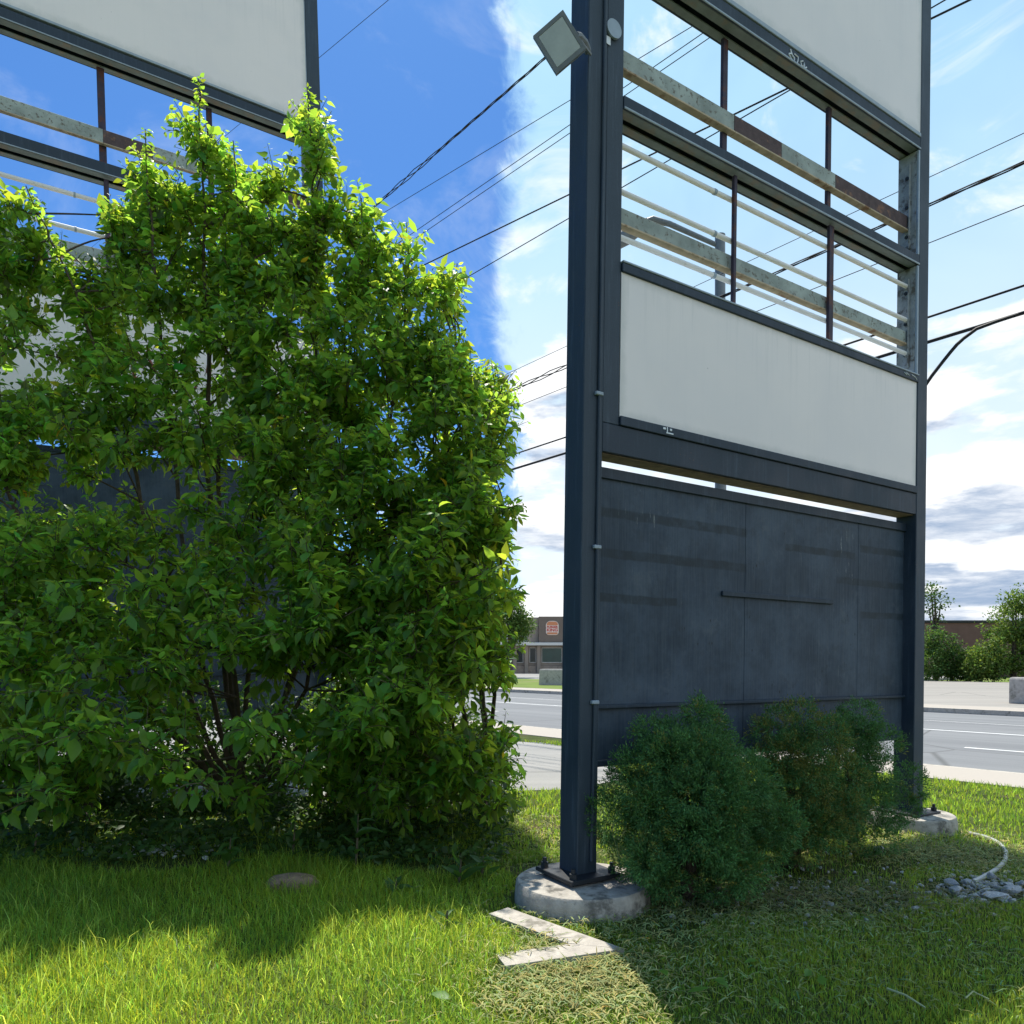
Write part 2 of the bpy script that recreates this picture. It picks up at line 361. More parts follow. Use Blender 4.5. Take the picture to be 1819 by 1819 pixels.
# keep the road's own axes so that wheel tracks run along it
def along(o, n0):
    me = o.data
    for v in me.vertices:
        p = Vector((v.co.x, v.co.y)); v.co.x, v.co.y = p.dot(DV), p.dot(NV)
    o.matrix_world = Matrix(((DV.x, NV.x, 0, NV.x*n0), (DV.y, NV.y, 0, NV.y*n0), (0, 0, 1, 0), (0, 0, 0, 1)))
along(ob, N_SW1)
slab('pavement_near', strip(N_SW0+.004, N_SW1, -60, 120), -.14, .012, 'sidewalk')
slab('kerb_near', strip(N_SW1+.001, N_SW1+.16, -60, 120), -.14, .006, 'kerb_concrete')
slab('kerb_far', strip(N_RD1+.002, N_RD1+.18, -60, 160), -.14, .03, 'kerb_concrete')
slab('pavement_far', strip(N_RD1+.182, N_FSW, -60, 160), -.14, .03, 'sidewalk')
slab('car_park', strip(N_FSW+.002, N_LOT, -60, 21.5), -.14, .02, 'asphalt_old')
slab('verge_far', strip(N_FSW+.002, 42, 21.51, 90), -.14, .035, 'grass_far')
slab('car_park_far', strip(42.002, 80, 21.51, 110), -.14, .03, 'drive_pale')
sheet('driveway', [(-18, 6.2), (.75, 9.15), (1.55, 10.0), (1.5, 12.9), (.55, 14.3), (-1.5, 15.0), (-18, 30)], .005, 'drive_pale')
slab('lawn_island', [(-11, 8.2), (-8.2, 6.9), (-1.0, 11.6), (-1.4, 13.4), (-2.6, 14.4)], -.1, .035, 'lawn_soil')
def line_mark(n, m0, m1, w=.12):
    tag(MB().add([(*road(n-w/2, m0), -.120), (*road(n+w/2, m0), -.120), (*road(n+w/2, m1), -.120), (*road(n-w/2, m1), -.120)], [(0, 1, 2, 3)]).build('road_marking', 'paint_line'), kind='structure')
line_mark(20.0, -40, 120, .14); line_mark(22.9, -40, 120, .07)
for k in range(-5, 12): line_mark(16.4, k*9.+4.7-4.2, k*9.+4.7)

# ------------------------------------------------------------------ the pylon signs
def frame_mtx(o, s, n, v): return Matrix(((s[0], n[0], v[0], o[0]), (s[1], n[1], v[1], o[1]), (s[2], n[2], v[2], o[2]), (0, 0, 0, 1)))
MR = frame_mtx((.42522, 4.86930, .15), (.84475, .53512, -.00647), (-.53496, .84471, .01674), (.01443, -.01068, .99984))
sL = (.81710, .57531, .03686); KL = 1.2857; oL = (-2.829-4.0*KL*sL[0], 12.404-4.0*KL*sL[1], -1.01-4.0*KL*sL[2])
ML = frame_mtx(oL, sL, (-.57570, .81766, 0), (-.03014, -.02122, .99932))

def pylon(P, mtx, label, group):
    t = tag(empty('pylon_sign', mtx=mtx), label, 'sign', group)
    W, pw, D, TOP = P['W'], P['pw'], P['D'], P['top']
    for k, u0 in enumerate((0., W-pw)):
        vb = P['vb'][k]
        po = MB().box(u0, u0+pw, 0, D, vb+.035, TOP, .006).build('post', 'paint_dark', t)
        c = u0+pw/2; h = .205*P['s']
        MB().box(c-h, c+h, D/2-h, D/2+h, vb+.012, vb+.04, .004).build('base_plate', 'steel_black', po)
        MB().box(c-h*.8, c+h*.8, D/2-h*.8, D/2+h*.8, vb-.02, vb+.012, .004).build('levelling_plate', 'steel_black', po)
        for a in (-1, 1):
            for b in (-1, 1):
                mb = MB(); q = (c+a*h*.78, D/2+b*h*.78)
                mb.cyl((*q, vb+.04), (*q, vb+.075), .026, n=6); mb.cyl((*q, vb+.075), (*q, vb+.105), .014, n=8)
                mb.build('anchor_bolt', 'steel_black', po)
        gx = u0+pw if k else u0; sg = 1 if k else -1
        if k:
            MB().add([(gx+.001, D*.45, vb+.04), (gx+.1, D*.45, vb+.04), (gx+.001, D*.45, vb+.34), (gx+.001, D*.55, vb+.04), (gx+.1, D*.55, vb+.04), (gx+.001, D*.55, vb+.34)],
                     [(0, 1, 2), (3, 5, 4), (0, 3, 4, 1), (1, 4, 5, 2), (2, 5, 3, 0)]).build('gusset', 'steel_black', po)
    jl, jr = pw, W-pw                                  # clear span between the posts
    ji = P['ji']; jo = P['jo']                         # inner edges of the side jambs
    e = .002
    # plywood skirt
    if P.get('panel'):
        p0, p1, pm = P['panel']; wp = P['wp']; seams = [jl+e]+P['seams']+[jr-e]
        for a, b in zip(seams[:-1], seams[1:]):
            MB().box(a+.0015, b-.0015, wp, wp+.018, pm+.012, p1, .002).build('plywood_sheet', 'plywood', t)
            MB().box(a+.0015, b-.0015, wp+.004, wp+.02, p0, pm-.012, .002).build('skirt_board', 'plywood', t)
        for a in P['seams']: MB().box(a-.04, a+.04, wp+.021, wp+.04, p0, p1-.305, .002).build('cover_strip', 'paint_navy', t)
        MB().box(jl+e, jr-e, wp-.03, wp+.020, pm-.012, pm+.012, .003).build('rail', 'paint_navy', t)
        MB().box(jl+e, jr-e, wp-.02, wp-.002, p1-.075, p1-.001, .003).build('head_strip', 'paint_navy', t)
        MB().box(jl+e, jr-e, wp-.015, wp+.025, p0-.045, p0-.002, .003).build('bottom_rail', 'paint_navy', t)
        MB().box(jl+e, jr-e, wp+.03, wp+.07, p1-.3, p1-.26, .002).build('backing_rail', 'paint_navy', t)
        if P.get('batten'):
            a, b, v = P['batten']; MB().box(a, b, wp-.022, wp-.001, v-.02, v+.02, .004).build('batten', 'paint_navy', t)
    c0, c1 = P['cross']
    cb = MB().box(jl+e, jr-e, .004, D-.004, c0, c1, .004).build('cross_beam', 'paint_navy', t)
    MB().box(jl+e, jr-e, .03, D-.01, c0-.007, c0-.001, .002).build('bounce_tint_board', 'bounce_brown', cb)  # added board; its brown stands for light reflected onto the underside
    # lower light box: frame and face
    f0, f1 = P['face']; b0, b1 = c1+e, P['lowtop']
    fr = MB()
    fr.box(ji-.035*0-.0, jr-e, -.012, D, b0, f0, .004); fr.box(ji, jr-e, -.012, D, f1, b1-.016, .004)
    lc = fr.build('cabinet_frame', 'paint_navy', t)
    MB().box(ji, jr-e, -.016, D, b1-.014, b1, .003).build('cabinet_cap', 'trim_grey', lc)
    MB().box(jl+e, ji-e, .006, D-.006, b0, TOP-.02, .004).build('side_jamb', 'paint_dark', t)
    MB().box(jo+e, jr-e, .006, D-.006, f0+e, f1-e, .003).build('side_strip', 'paint_dark', lc)
    MB().box(ji+.001, jo-.001, .004, .012, f0-.004, f1+.004, .001).build('face_panel', 'face_white', lc)
    MB().box(ji+.001, jo-.001, D-.02, D-.012, f0-.004, f1+.004, .001).build('rear_face_panel', 'face_white', lc)
    # bands between the openings: front strip, lip, channel open from below
    def band(v0, v1):
        b = MB().box(ji, jr-e, 0, .016, v0, v1, .003); b.box(ji, jr-e, .017, D, v1-.03, v1-.004, .002)
        b.box(ji, jr-e, D-.012, D+.002, v0-.005, v1-.004, .002)
        bd = b.build('band', 'paint_navy', t)
        MB().box(ji, jr-e, -.010, -.001, v0-.004, v0+.012, .003).build('trim_lip', 'trim_grey', bd)
        MB().box(ji, jr-e, .017, .017+D*.36, v0+.001, v0+.012, .002).build('front_flange', 'flange', bd)
        MB().box(ji, jr-e, D-.013-D*.30, D-.013, v0-.004, v0+.008, .002).build('rear_flange', 'flange', bd)
        return bd
    band(*P['band2']); band(*P['band3'])
    # upper light box
    u0f, u1f = P['upface']
    uc = MB().box(ji, jr-e, -.008, D, u0f-.036, u0f, .003); uc.box(ji, jr-e, -.008, D, u1f, TOP-.02, .003)
    uc = uc.build('upper_cabinet_frame', 'trim_grey', t)
    MB().box(ji+.001, jo+.02, .004, .012, u0f-.002, u1f+.002, .001).build('upper_face_panel', 'face_white', uc)
    MB().box(ji+.001, jo+.02, D-.02, D-.012, u0f-.002, u1f+.002, .001).build('upper_rear_face', 'face_white', uc)
    MB().box(jo+.022, jr-e, .006, D-.006, u0f, u1f, .003).build('upper_side_strip', 'trim_grey', uc)
    # inside of the openings
    for (a, b) in ((P['lowtop'], P['band2'][0]), (P['band2'][1], P['band3'][0])):
        j = MB().box(jr-.03, jr-e, .02, D-.004, a+e, b-.01, .003).build('inner_jamb', 'bracket_grey', t)
        MB().box(jr-.028, jr-e, -.002, .019, a+e, b-.01, .003).build('jamb_lip', 'trim_grey', j)
        br = MB().box(jr-.042, jr-.031, D*.38, D*.62, a+.08, b-.12, .003); br.box(jr-.062, jr-.031, D*.34, D*.38-.001, a+.08, b-.12, .002)
        br = br.build('mounting_bracket', 'bracket_grey', j)
        for f in (.15, .5, .85):
            z = a+.08+(b-a-.2)*f; MB().cyl((jr-.052, D*.5, z), (jr-.042, D*.5, z), .018*P['s'], n=6).build('bracket_bolt', 'steel_black', j)
    us = P['splices']
    for (v0, v1, sp) in P['rust']:
        edges = [ji+.001]+sp+[jr-.045]
        for k, (a, b) in enumerate(zip(edges[:-1], edges[1:])):
            mb = MB().box(a, b-.002, P['wr'], P['wr']+.045, v0+.016, v1, .003)
            o = mb.build('angle_beam', ('rust_beam', 'rust_dark')[P['rustpat'][k % len(P['rustpat'])]], t)
            MB().box(a, b-.002, P['wr']-.012, P['wr']+.05, v0, v0+.015, .003).build('beam_lip', 'rust_lip', o)
    for v in P['tubes']:
        o = MB().cyl((ji+.001, P['wr'], v), (jr-.032, P['wr'], v), .019*P['s'], n=12).build('fluorescent_tube', 'tube_white', t, True)
        for uu in P['collars']: MB().cyl((uu-.012, P['wr'], v), (uu+.012, P['wr'], v), .0225*P['s'], n=12).build('tube_collar', 'trim_grey', o, True)
        MB().cyl((jr-.06, P['wr'], v), (jr-.033, P['wr'], v), .028*P['s'], n=12).build('tube_socket', 'bracket_grey', o, True)
    for (u, w, v0, v1, s) in P['bars']: MB().box(u-s/2, u+s/2, w, w+.03, v0+e, v1-e, .003).build('upright_bar', 'bar_maroon', t)
    # conduit on the post
    if P.get('conduit'):
        u, v0, v1 = P['conduit']
        cdt = MB().tube([(u-.012, -.012, v0), (u, -.012, v0+1), (u+.012, -.012, v1)], .011, 8).build('conduit', 'paint_dark', t, True)
        for v in (1.17, 2.20, 3.22): MB().box(u-.03, u+.03, -.028, -.0005, v-.012, v+.012, .004).build('conduit_clip', 'trim_grey', cdt)
    return t

PR = dict(W=4.136, pw=.165, D=.20, s=1., top=8.05, vb=(0., 0.), ji=.312, jo=3.955, panel=(.76, 2.775, 1.127), wp=.115, seams=[1.726, 3.234], batten=(1.45, 2.85, 1.972),
          cross=(2.85, 3.045), face=(3.112, 4.095), lowtop=4.172, band2=(5.215, 5.307), band3=(6.312, 6.42), upface=(6.463, 7.96),
          rust=[(5.56, 5.708, [1.51, 2.08, 2.80, 3.3]), (4.475, 4.602, [])], rustpat=[0, 1, 0, 1, 1], splices=[], wr=.09, tubes=[5.03, 4.71, 4.39], collars=[1.30],
          bars=[(1.443, .125, 5.309, 6.30, .055), (2.763, .125, 5.309, 6.30, .05), (1.482, .042, 4.174, 5.20, .032), (2.69, .042, 4.174, 5.20, .06)], conduit=(.118, .12, 7.9))
sign_r = pylon(PR, MR, 'tall dark steel pylon sign with blank faces, open middle bays and floodlight, fully uncovered', 'pylon signs')
PL = dict(W=4.0, pw=.17, D=.24, s=1.3, top=10.6, vb=(.71, .58), ji=.40, jo=3.80, panel=(1.4, 4.44, 1.9), wp=.15, seams=[1.6, 3.0], batten=None,
          cross=(4.54, 4.76), face=(4.83, 6.12), lowtop=6.233, band2=(7.47, 7.598), band3=(8.765, 8.882), upface=(8.935, 10.5),
          rust=[(7.865, 8.03, [1.497, 2.0, 2.7]), (6.49, 6.68, [])], rustpat=[0, 1, 0, 1], splices=[], wr=.11, tubes=[7.204, 6.828, 6.447], collars=[1.2],
          bars=[(1.497, .16, 7.6, 8.75, .075), (2.65, .16, 7.6, 8.75, .065), (1.507, .06, 6.235, 7.45, .05), (2.62, .06, 6.235, 7.45, .075)], conduit=None)
def scl(v): return [scl(x) for x in v] if isinstance(v, (list, tuple)) else (v*KL if isinstance(v, float) else v)
PL = {k: (v if k in ('rustpat',) else scl(v)) for k, v in PL.items()}; PL['vb'] = (1.33, 1.14)
sign_l = pylon(PL, ML, 'tall dark steel pylon sign half hidden behind the leafy tree', 'pylon signs')

# small marks on the uncovered sign: scrawl, tape, round box cover and sticker
def stroke(parent, pts, r, m, name, w=-.012):
    return MB().tube([(p[0], w, p[1]) for p in pts], r, 5).build(name, m, parent, True)
sc_ = [[(2.05, 6.40), (2.075, 6.36)], [(2.03, 6.355), (2.07, 6.325), (2.10, 6.318), (2.10, 6.35), (2.06, 6.37), (2.03, 6.355)], [(2.10, 6.385), (2.15, 6.38), (2.145, 6.345), (2.135, 6.325)],
       [(2.21, 6.375), (2.18, 6.36), (2.19, 6.332), (2.22, 6.335), (2.225, 6.37), (2.235, 6.325)], [(2.24, 6.33), (2.26, 6.345)]]
mb = MB()
for s_ in sc_: mb.tube([(p[0], -.002, p[1]) for p in s_], .006, 5)
mb.build('chalk_scrawl', 'mark_white', sign_r, True)
mb = MB().box(.70, .725, -.0155, -.0125, 3.085, 3.100, .001); mb.box(.735, .745, -.0155, -.0125, 3.068, 3.105, .001); mb.box(.73, .80, -.0155, -.0125, 3.060, 3.070, .001); mb.box(.765, .785, -.0155, -.0125, 3.085, 3.100, .001)
mb.build('tape_scrap', 'mark_white', sign_r)
mb = MB()
for a in ([(3.72, 4.135), (3.76, 4.12), (3.75, 4.145), (3.80, 4.125)], [(3.84, 4.14), (3.9, 4.13), (3.93, 4.11)]): mb.tube([(p[0], -.014, p[1]) for p in a], .004, 5)
mb.build('chalk_scrawl', 'mark_white', sign_r, True)
MB().cyl((.205, -.018, 5.70), (.205, -.0005, 5.70), .062, n=24).build('round_box_cover', 'trim_grey', sign_r, True)
MB().box(.150, .185, -.003, -.0005, 5.585, 5.64, .0008).build('sticker', 'mark_white', sign_r)
# remains of red lettering and a row of dark letter shapes on the half-hidden sign
mb = MB()
for k in range(7):
    u0 = 1.75+k*.19; v0 = 5.25+.06*math.sin(k*2.)
    pts = [((u0+.09*math.cos(a*.7+k)*(.6+.4*math.sin(k)))*KL, .002, (v0+.16+.15*math.sin(a*.7))*KL) for a in range(8)]
    mb.tube(pts, .02, 6)
tag(mb.build('red_lettering', 'mark_red', sign_l, True), kind='stuff')
mb = MB()
for k, (h_, w_) in enumerate(((.12, .035), (.12, .075), (.12, .035), (.12, .09), (.12, .08), (.12, .04))):
    u0 = (.60+k*.105)*KL; mb.box(u0, u0+w_*.45, -.018, -.0125, 4.775*KL, 4.82*KL, .001); mb.box(u0, u0+w_*1.2, -.018, -.0125, 4.770*KL, 4.785*KL, .001)
tag(mb.build('dark_lettering', 'steel_black', sign_l), kind='stuff')

# concrete piers under the posts
def pier(mtx, u, w, r, h, label, notch):
    p = mtx @ Vector((u, w, 0)); 
    prof = [(r*1.02, -.05), (r*1.0, h*.5), (r*.985, h-.02), (r*.96, h-.004), (r*.5, h), (0.02, h+.001)]
    o = MB().lathe(prof, 40, (0, 0, 0), .006).build('concrete_pier', 'pier_concrete', None, True)
    o.location = (p.x, p.y, 0); tag(o, label, 'footing', 'round concrete piers under the sign posts'); return o
pier(MR, .08, .05, .445, .142, 'round cracked concrete pier under the near post, in front of the corner kerb', 0)
pier(MR, 4.05, .07, .385, .142, 'round concrete pier under the far post beside the curved grey hose', 0)
pier(ML, 3.915*KL, .15, .55, .12, 'concrete pier under the post hidden behind the tree', 0)
pier(ML, .085*KL, .15, .55, .12, 'concrete pier under the overgrown sign at the far left', 0)

# floodlight on the near post
fX = Vector((.80, 0, .60)); fZ = Vector((-.60, 0, .80)); fY = Vector((0, 1, 0)); fC = at(994, 79, 4.62)
fl = tag(empty('floodlight', mtx=Matrix(((fX.x, fY.x, fZ.x, fC.x), (fX.y, fY.y, fZ.y, fC.y), (fX.z, fY.z, fZ.z, fC.z), (0, 0, 0, 1))) @ Matrix.Rotation(R(12), 4, 'X') @ Matrix.Rotation(R(-12), 4, 'Z') @ Matrix.Scale(.88, 4)),
         'square grey floodlight tilted downwards, clamped to the near sign post', 'light')
# local: x right, y back, z up; face looks along -y
mb = MB(); 
mb.add([(-.13, -.035, -.145), (.13, -.035, -.145), (.13, -.035, .145), (-.13, -.035, .145), (-.13, .005, -.145), (.13, .005, -.145), (.13, .005, .145), (-.13, .005, .145), (-.08, .075, -.09), (.08, .075, -.09), (.08, .075, .09), (-.08, .075, .09),
        (-.105, -.035, -.118), (.105, -.035, -.118), (.105, -.035, .118), (-.105, -.035, .118), (-.10, -.022, -.112), (.10, -.022, -.112), (.10, -.022, .112), (-.10, -.022, .112)],
       [(0, 4, 5, 1), (1, 5, 6, 2), (2, 6, 7, 3), (3, 7, 4, 0), (4, 8, 9, 5), (5, 9, 10, 6), (6, 10, 11, 7), (7, 11, 8, 4), (8, 11, 10, 9),
        (0, 1, 13, 12), (1, 2, 14, 13), (2, 3, 15, 14), (3, 0, 12, 15), (12, 13, 17, 16), (13, 14, 18, 17), (14, 15, 19, 18), (15, 12, 16, 19), (16, 17, 18, 19)])
mb.build('housing', 'lamp_case', fl)
MB().box(-.103, .103, -.033, -.029, -.116, .116, .001).build('glass', 'lamp_glass', fl)
MB().add([(-.06, -.0275, .02), (.05, -.0275, .06), (.06, -.0275, -.05), (-.03, -.0275, -.09)], [(0, 1, 2, 3)]).build('reflector', 'lamp_reflector', fl)
mb = MB()
for k in range(7): mb.box(-.07+k*.022, -.062+k*.022, .076, .10, -.08, .08, .001)
mb.build('cooling_fin', 'lamp_case', fl)
mb = MB(); mb.box(.131, .139, -.01, .03, -.05, .03, .002); mb.tube([(.135, .02, -.02), (.16, .05, -.03), (.19, .12, -.06), (.20, .22, -.08)], [.022, .024, .022, .03], 8); mb.cyl((.14, .03, -.06), (.20, .20, -.12), .012, n=6)
mb.build('bracket', 'lamp_case', fl)

# ------------------------------------------------------------------ overhead wires (they run beside the road)
def on_plane(px, py, nd=11.6):
    d = ray(px, py); k = nd/(NV.x*d.x+NV.y*d.y); return Vector((0, 0, EYE))+d*k
def wire(x1, y1, x2, y2, dia, label, strands=1, nd=11.6, ext=(-60, 10)):
    A = on_plane(x1, y1, nd); B = on_plane(x2, y2, nd); u = (B-A).normalized()
    if u.x*DV.x+u.y*DV.y > 0: u = -u                   # u points towards the camera side
    L0, L1 = ext; C = A
    ts = np.linspace(L0, (B-A).length+L1 if (B-A).dot(u) > 0 else L1, 24 if strands == 1 else 240)
    mb = MB()
    if strands == 1: mb.tube([C+u*t for t in ts], dia/2, 6)
    else:
        sd = Vector((u.y, -u.x, 0)).normalized(); up = u.cross(sd)
        for k in range(strands):
            pts = []
            for t in ts:
                ph = t*2.6+k*2*math.pi/strands; r = dia*(.55+.9*max(0, math.sin(t*.55+1.0))**6)
                pts.append(C+u*t+sd*(r*math.cos(ph))+up*(r*math.sin(ph)))
            mb.tube(pts, dia*.32, 5)
    o = mb.build('overhead_wire', 'wire', None, True); return tag(o, label, 'wire', 'overhead wires along the road')
wire(916, 288, 1244, 62, .017, 'upper of the two close thin parallel wires passing the floodlit post')
wire(916, 302, 1256, 70, .017, 'lower of the two close thin parallel wires passing the floodlit post')
wire(905, 449, 1665, 8, .022, 'wire rising behind the open bays of the uncovered sign to its top right corner')
wire(916, 657, 1500, 385, .012, 'very thin wire crossing behind the near post above the cloud bank')
wire(916, 690, 1735, 326, .034, 'twisted bundle of cables right of the uncovered sign', 3)
wire(916, 723, 1735, 398, .014, 'thin wire just below the twisted cable bundle')
wire(916, 806, 1735, 535, .034, 'thick black cable above the one with the branching drop')
wire(916, 832, 1735, 581, .052, 'thickest black cable, with a drop branching from it beside the far post')
wire(570, 100, 690, 0, .016, 'thin wire beside the top of the half-hidden sign in the blue sky')
wire(690, 345, 905, 158, .036, 'twisted cable bundle in the blue sky right of the tree top', 3)
wire(670, 385, 905, 243, .016, 'thin wire below the twisted bundle in the blue sky')
wire(730, 482, 905, 397, .034, 'thick cable disappearing into the right side of the tree')
pts = [on_plane(x, y, 11.55) for x, y in ((1810, 558), (1770, 571), (1735, 584), (1712, 601), (1700, 612), (1688, 626), (1672, 646), (1655, 668), (1640, 690), (1620, 720))]
tag(MB().tube(pts, .024, 8).build('service_drop_cable', 'wire', None, True), 'black cable branching down from the thickest wire to behind the far post', 'cable')

# street lamp seen through the open bay of the uncovered sign
lp = tag(empty('street_lamp', gnd(1281, 1330)), 'grey street lamp seen through the lower open bay of the uncovered sign', 'street lamp')
Yl = lp.location.y; top = at(1279, 418, Yl)-lp.location
mb = MB(); r = 9/F*Yl; mb.tube([(0, 0, 0), (top.x*.5, 0, top.z*.5), (top.x, 0, top.z)], [r*1.25, r*1.1, r], 12); mb.build('pole', 'lamp_case', lp, True)
MB().tube([(top.x, 0, top.z), (top.x, 0, top.z+.02)], [r*1.05, r*.5], 12).build('cap', 'lamp_case', lp, True)
a0 = at(1275, 436, Yl)-lp.location; a1 = at(1190, 398, Yl)-lp.location; a2 = at(1160, 390, Yl)-lp.location; a3 = at(1118, 420, Yl)-lp.location
hd = MB().tube([a0, a1, a2, at(1140, 396, Yl)-lp.location], [r*.45, r*.55, r*.7, r*.5], 10).build('arm', 'lamp_case', lp, True)
mb = MB(); ctr = at(1106, 424, Yl)-lp.location
mb.tube([at(1150, 392, Yl)-lp.location, at(1135, 402, Yl)-lp.location, at(1110, 422, Yl)-lp.location, at(1080, 446, Yl)-lp.location], [r*.6, r*1.5, r*1.6, r*.7], 14)
mb.build('lamp_head', 'lamp_case', lp, True)
lp2 = tag(empty('street_lamp', gnd(352, 1290)), 'pale street lamp behind the leaves and the open bay of the half-hidden sign', 'street lamp')
Yl = lp2.location.y; f = lambda x, y: at(x, y, Yl)-lp2.location; r = 8/F*Yl
MB().tube([(0, 0, 0), f(352, 470), f(350, 420)], [r*1.2, r, r], 10).build('pole', 'plastic_grey', lp2, True)
MB().tube([f(350, 430), f(310, 398), f(270, 392), f(235, 404)], [r*.6, r*.5, r*.5, r*.6], 10).build('arm', 'plastic_grey', lp2, True)
MB().tube([f(240, 400), f(225, 410), f(205, 420), f(188, 428)], [r*.7, r*1.5, r*1.5, r*.6], 12).build('lamp_head', 'plastic_grey', lp2, True)

# ------------------------------------------------------------------ leaves, trees and shrubs
LEAF = np.array([(0, 0, 0), (.22, .20, .05), (.24, 0, 0), (.22, -.20, .05), (.50, .29, .04), (.52, 0, -.02), (.50, -.29, .04), (.78, .18, -.02), (.78, 0, -.06), (.78, -.18, -.02), (1.08, 0, -.17)])
LQ = np.array([(1, 4, 5, 2), (2, 5, 6, 3), (4, 7, 8, 5), (5, 8, 9, 6)]); LT = np.array([(0, 1, 2), (0, 2, 3), (7, 10, 8), (8, 10, 9)])
SPRAY = np.array([(0, 0, 0), (.35, .16, .02), (.42, 0, 0), (.35, -.16, .02), (1, .05, -.04)])
SQ = np.array([(0, 1, 4, 2)]); ST = np.array([(0, 2, 3), (2, 4, 3)])
QUADL = np.array([(0, 0, 0), (.5, .36, .08), (1, 0, 0), (.5, -.36, -.06)]); QQ = np.array([(0, 1, 2, 3)])
def norm(a): return a/np.maximum(np.linalg.norm(a, axis=1, keepdims=True), 1e-9)
def frames(dirs, ups):
    x = norm(dirs); y = norm(np.cross(ups, x)); z = np.cross(x, y); return x, y, z
def leaf_mesh(name, P, Dr, Up, size, tint, m, shape=LEAF, quads=LQ, tris=LT):
    x, y, z = frames(Dr, Up); k = len(shape)
    cw = rng.uniform(.72, 1.2, (len(P), 1, 1)) if k > 5 else 1.; cz = rng.uniform(-.6, 2.6, (len(P), 1, 1)) if k > 5 else 1.; bow = (rng.normal(0, .18, (len(P), 1, 1)) if k > 5 else 0.)*shape[None, :, 0:1]**2
    V = P[:, None]+(shape[None, :, 0:1]*x[:, None]+(shape[None, :, 1:2]*cw+bow)*y[:, None]+shape[None, :, 2:3]*cz*z[:, None])*size[:, None, None]
    off = (np.arange(len(P))*k)[:, None, None]; fc = [(quads[None]+off).reshape(-1, 4)]
    if tris is not None: fc.append((tris[None]+off).reshape(-1, 3))
    return np_mesh(name, V.reshape(-1, 3), fc, m, np.repeat(tint, k, 0))
def tints(n, var=.25, warm=.15):
    b = np.clip(1+rng.normal(0, var, n), .45, 1.7); w = rng.normal(0, warm, n)
    return np.stack([b*(1+w), b, b*(1-.6*w)], 1).clip(.2, 2.2)
def bez(a, c, b, n):
    t = np.linspace(0, 1, n)[:, None]; return (1-t)**2*a+2*t*(1-t)*c+t*t*b
def A3(v): return np.array(v[:], float)

def leaves_on(shoots, spacing, size, spread=.9, droop=.35):
    """alternate leaves along polylines -> arrays"""
    P = []; Dr = []; Up = []; S = []
    for sh, sz, t0 in shoots:
        seg = np.diff(sh, axis=0); ln = np.linalg.norm(seg, axis=1); cum = np.concatenate([[0], np.cumsum(ln)]); L = cum[-1]
        n = max(4, int(L*(1-t0)/spacing)); ts = np.linspace(t0*L, L, n)+rng.normal(0, spacing*.2, n); ts = ts.clip(0, L*.999)
        i = np.searchsorted(cum, ts, side='right')-1; i = i.clip(0, len(seg)-1); f = ((ts-cum[i])/ln[i])[:, None]
        p = sh[i]+seg[i]*f; ax = norm(seg[i])
        ph = np.arange(n)*2.4+rng.uniform(0, 6)+rng.normal(0, .3, n)
        ref = norm(np.cross(ax, np.array([[.3, .8, .52]]))); r2 = np.cross(ax, ref)
        rad = ref*np.cos(ph)[:, None]+r2*np.sin(ph)[:, None]
        d = norm(rad*spread+ax*.35+np.array([[0, 0, -droop]])+rng.normal(0, .22, (n, 3)))
        frac = ts/L; s = size*sz*(1.05-.55*np.clip((frac-.75)/.25, 0, 1))*rng.uniform(.42, 1.3, n)
        P.append(p+rad*(s*.28)[:, None]); Dr.append(d); S.append(s)
        Up.append(norm(np.array([[0, 0, 1.]])+rng.normal(0, .42, (n, 3))+rad*.25))
    return np.concatenate(P), np.concatenate(Dr), np.concatenate(Up), np.concatenate(S)

def topline(x):
    xs = [-120, 0, 45, 75, 120, 180, 222, 258, 300, 330, 352, 382, 412, 440, 470, 505, 528, 547, 572, 610, 660, 690, 722, 745, 775, 812, 826, 836, 850, 880, 905, 940]
    ys = [350, 335, 325, 400, 430, 455, 330, 225, 300, 190, 130, 225, 245, 320, 310, 290, 205, 150, 255, 320, 345, 430, 388, 480, 458, 460, 560, 660, 650, 635, 660, 900]
    return np.interp(x, xs, ys)
def dens(x, y):
    """how leafy the tree is in different parts of its crown"""
    d = 1.0
    if x < 440 and y < 800: d = .70
    if x < 430 and 560 < y < 720: d = .45
    if x < 230 and 540 < y < 640: d = .35
    if x < 110 and 500 < y < 690: d = .28
    if 235 < x < 430 and 570 < y < 690: d = .30
    if x < 460 and 800 < y < 930: d = .2
    if x < 110 and 790 < y < 900: d = .12
    if x < 460 and 930 <= y < 1190: d = .85
    if 200 < x < 370 and 930 < y < 1020: d = .08
    if 420 < x < 520 and 1000 < y < 1100: d = .15
    if y > 1190: d = .16 if x < 560 else .5
    if x < 180 and 1270 < y < 1440: d = .55
    if x > 640 and y > 720: d = .85
    if 690 < x < 830 and 740 < y < 850: d = .22
    if x > 780 and 1210 < y < 1320: d = .06
    return d

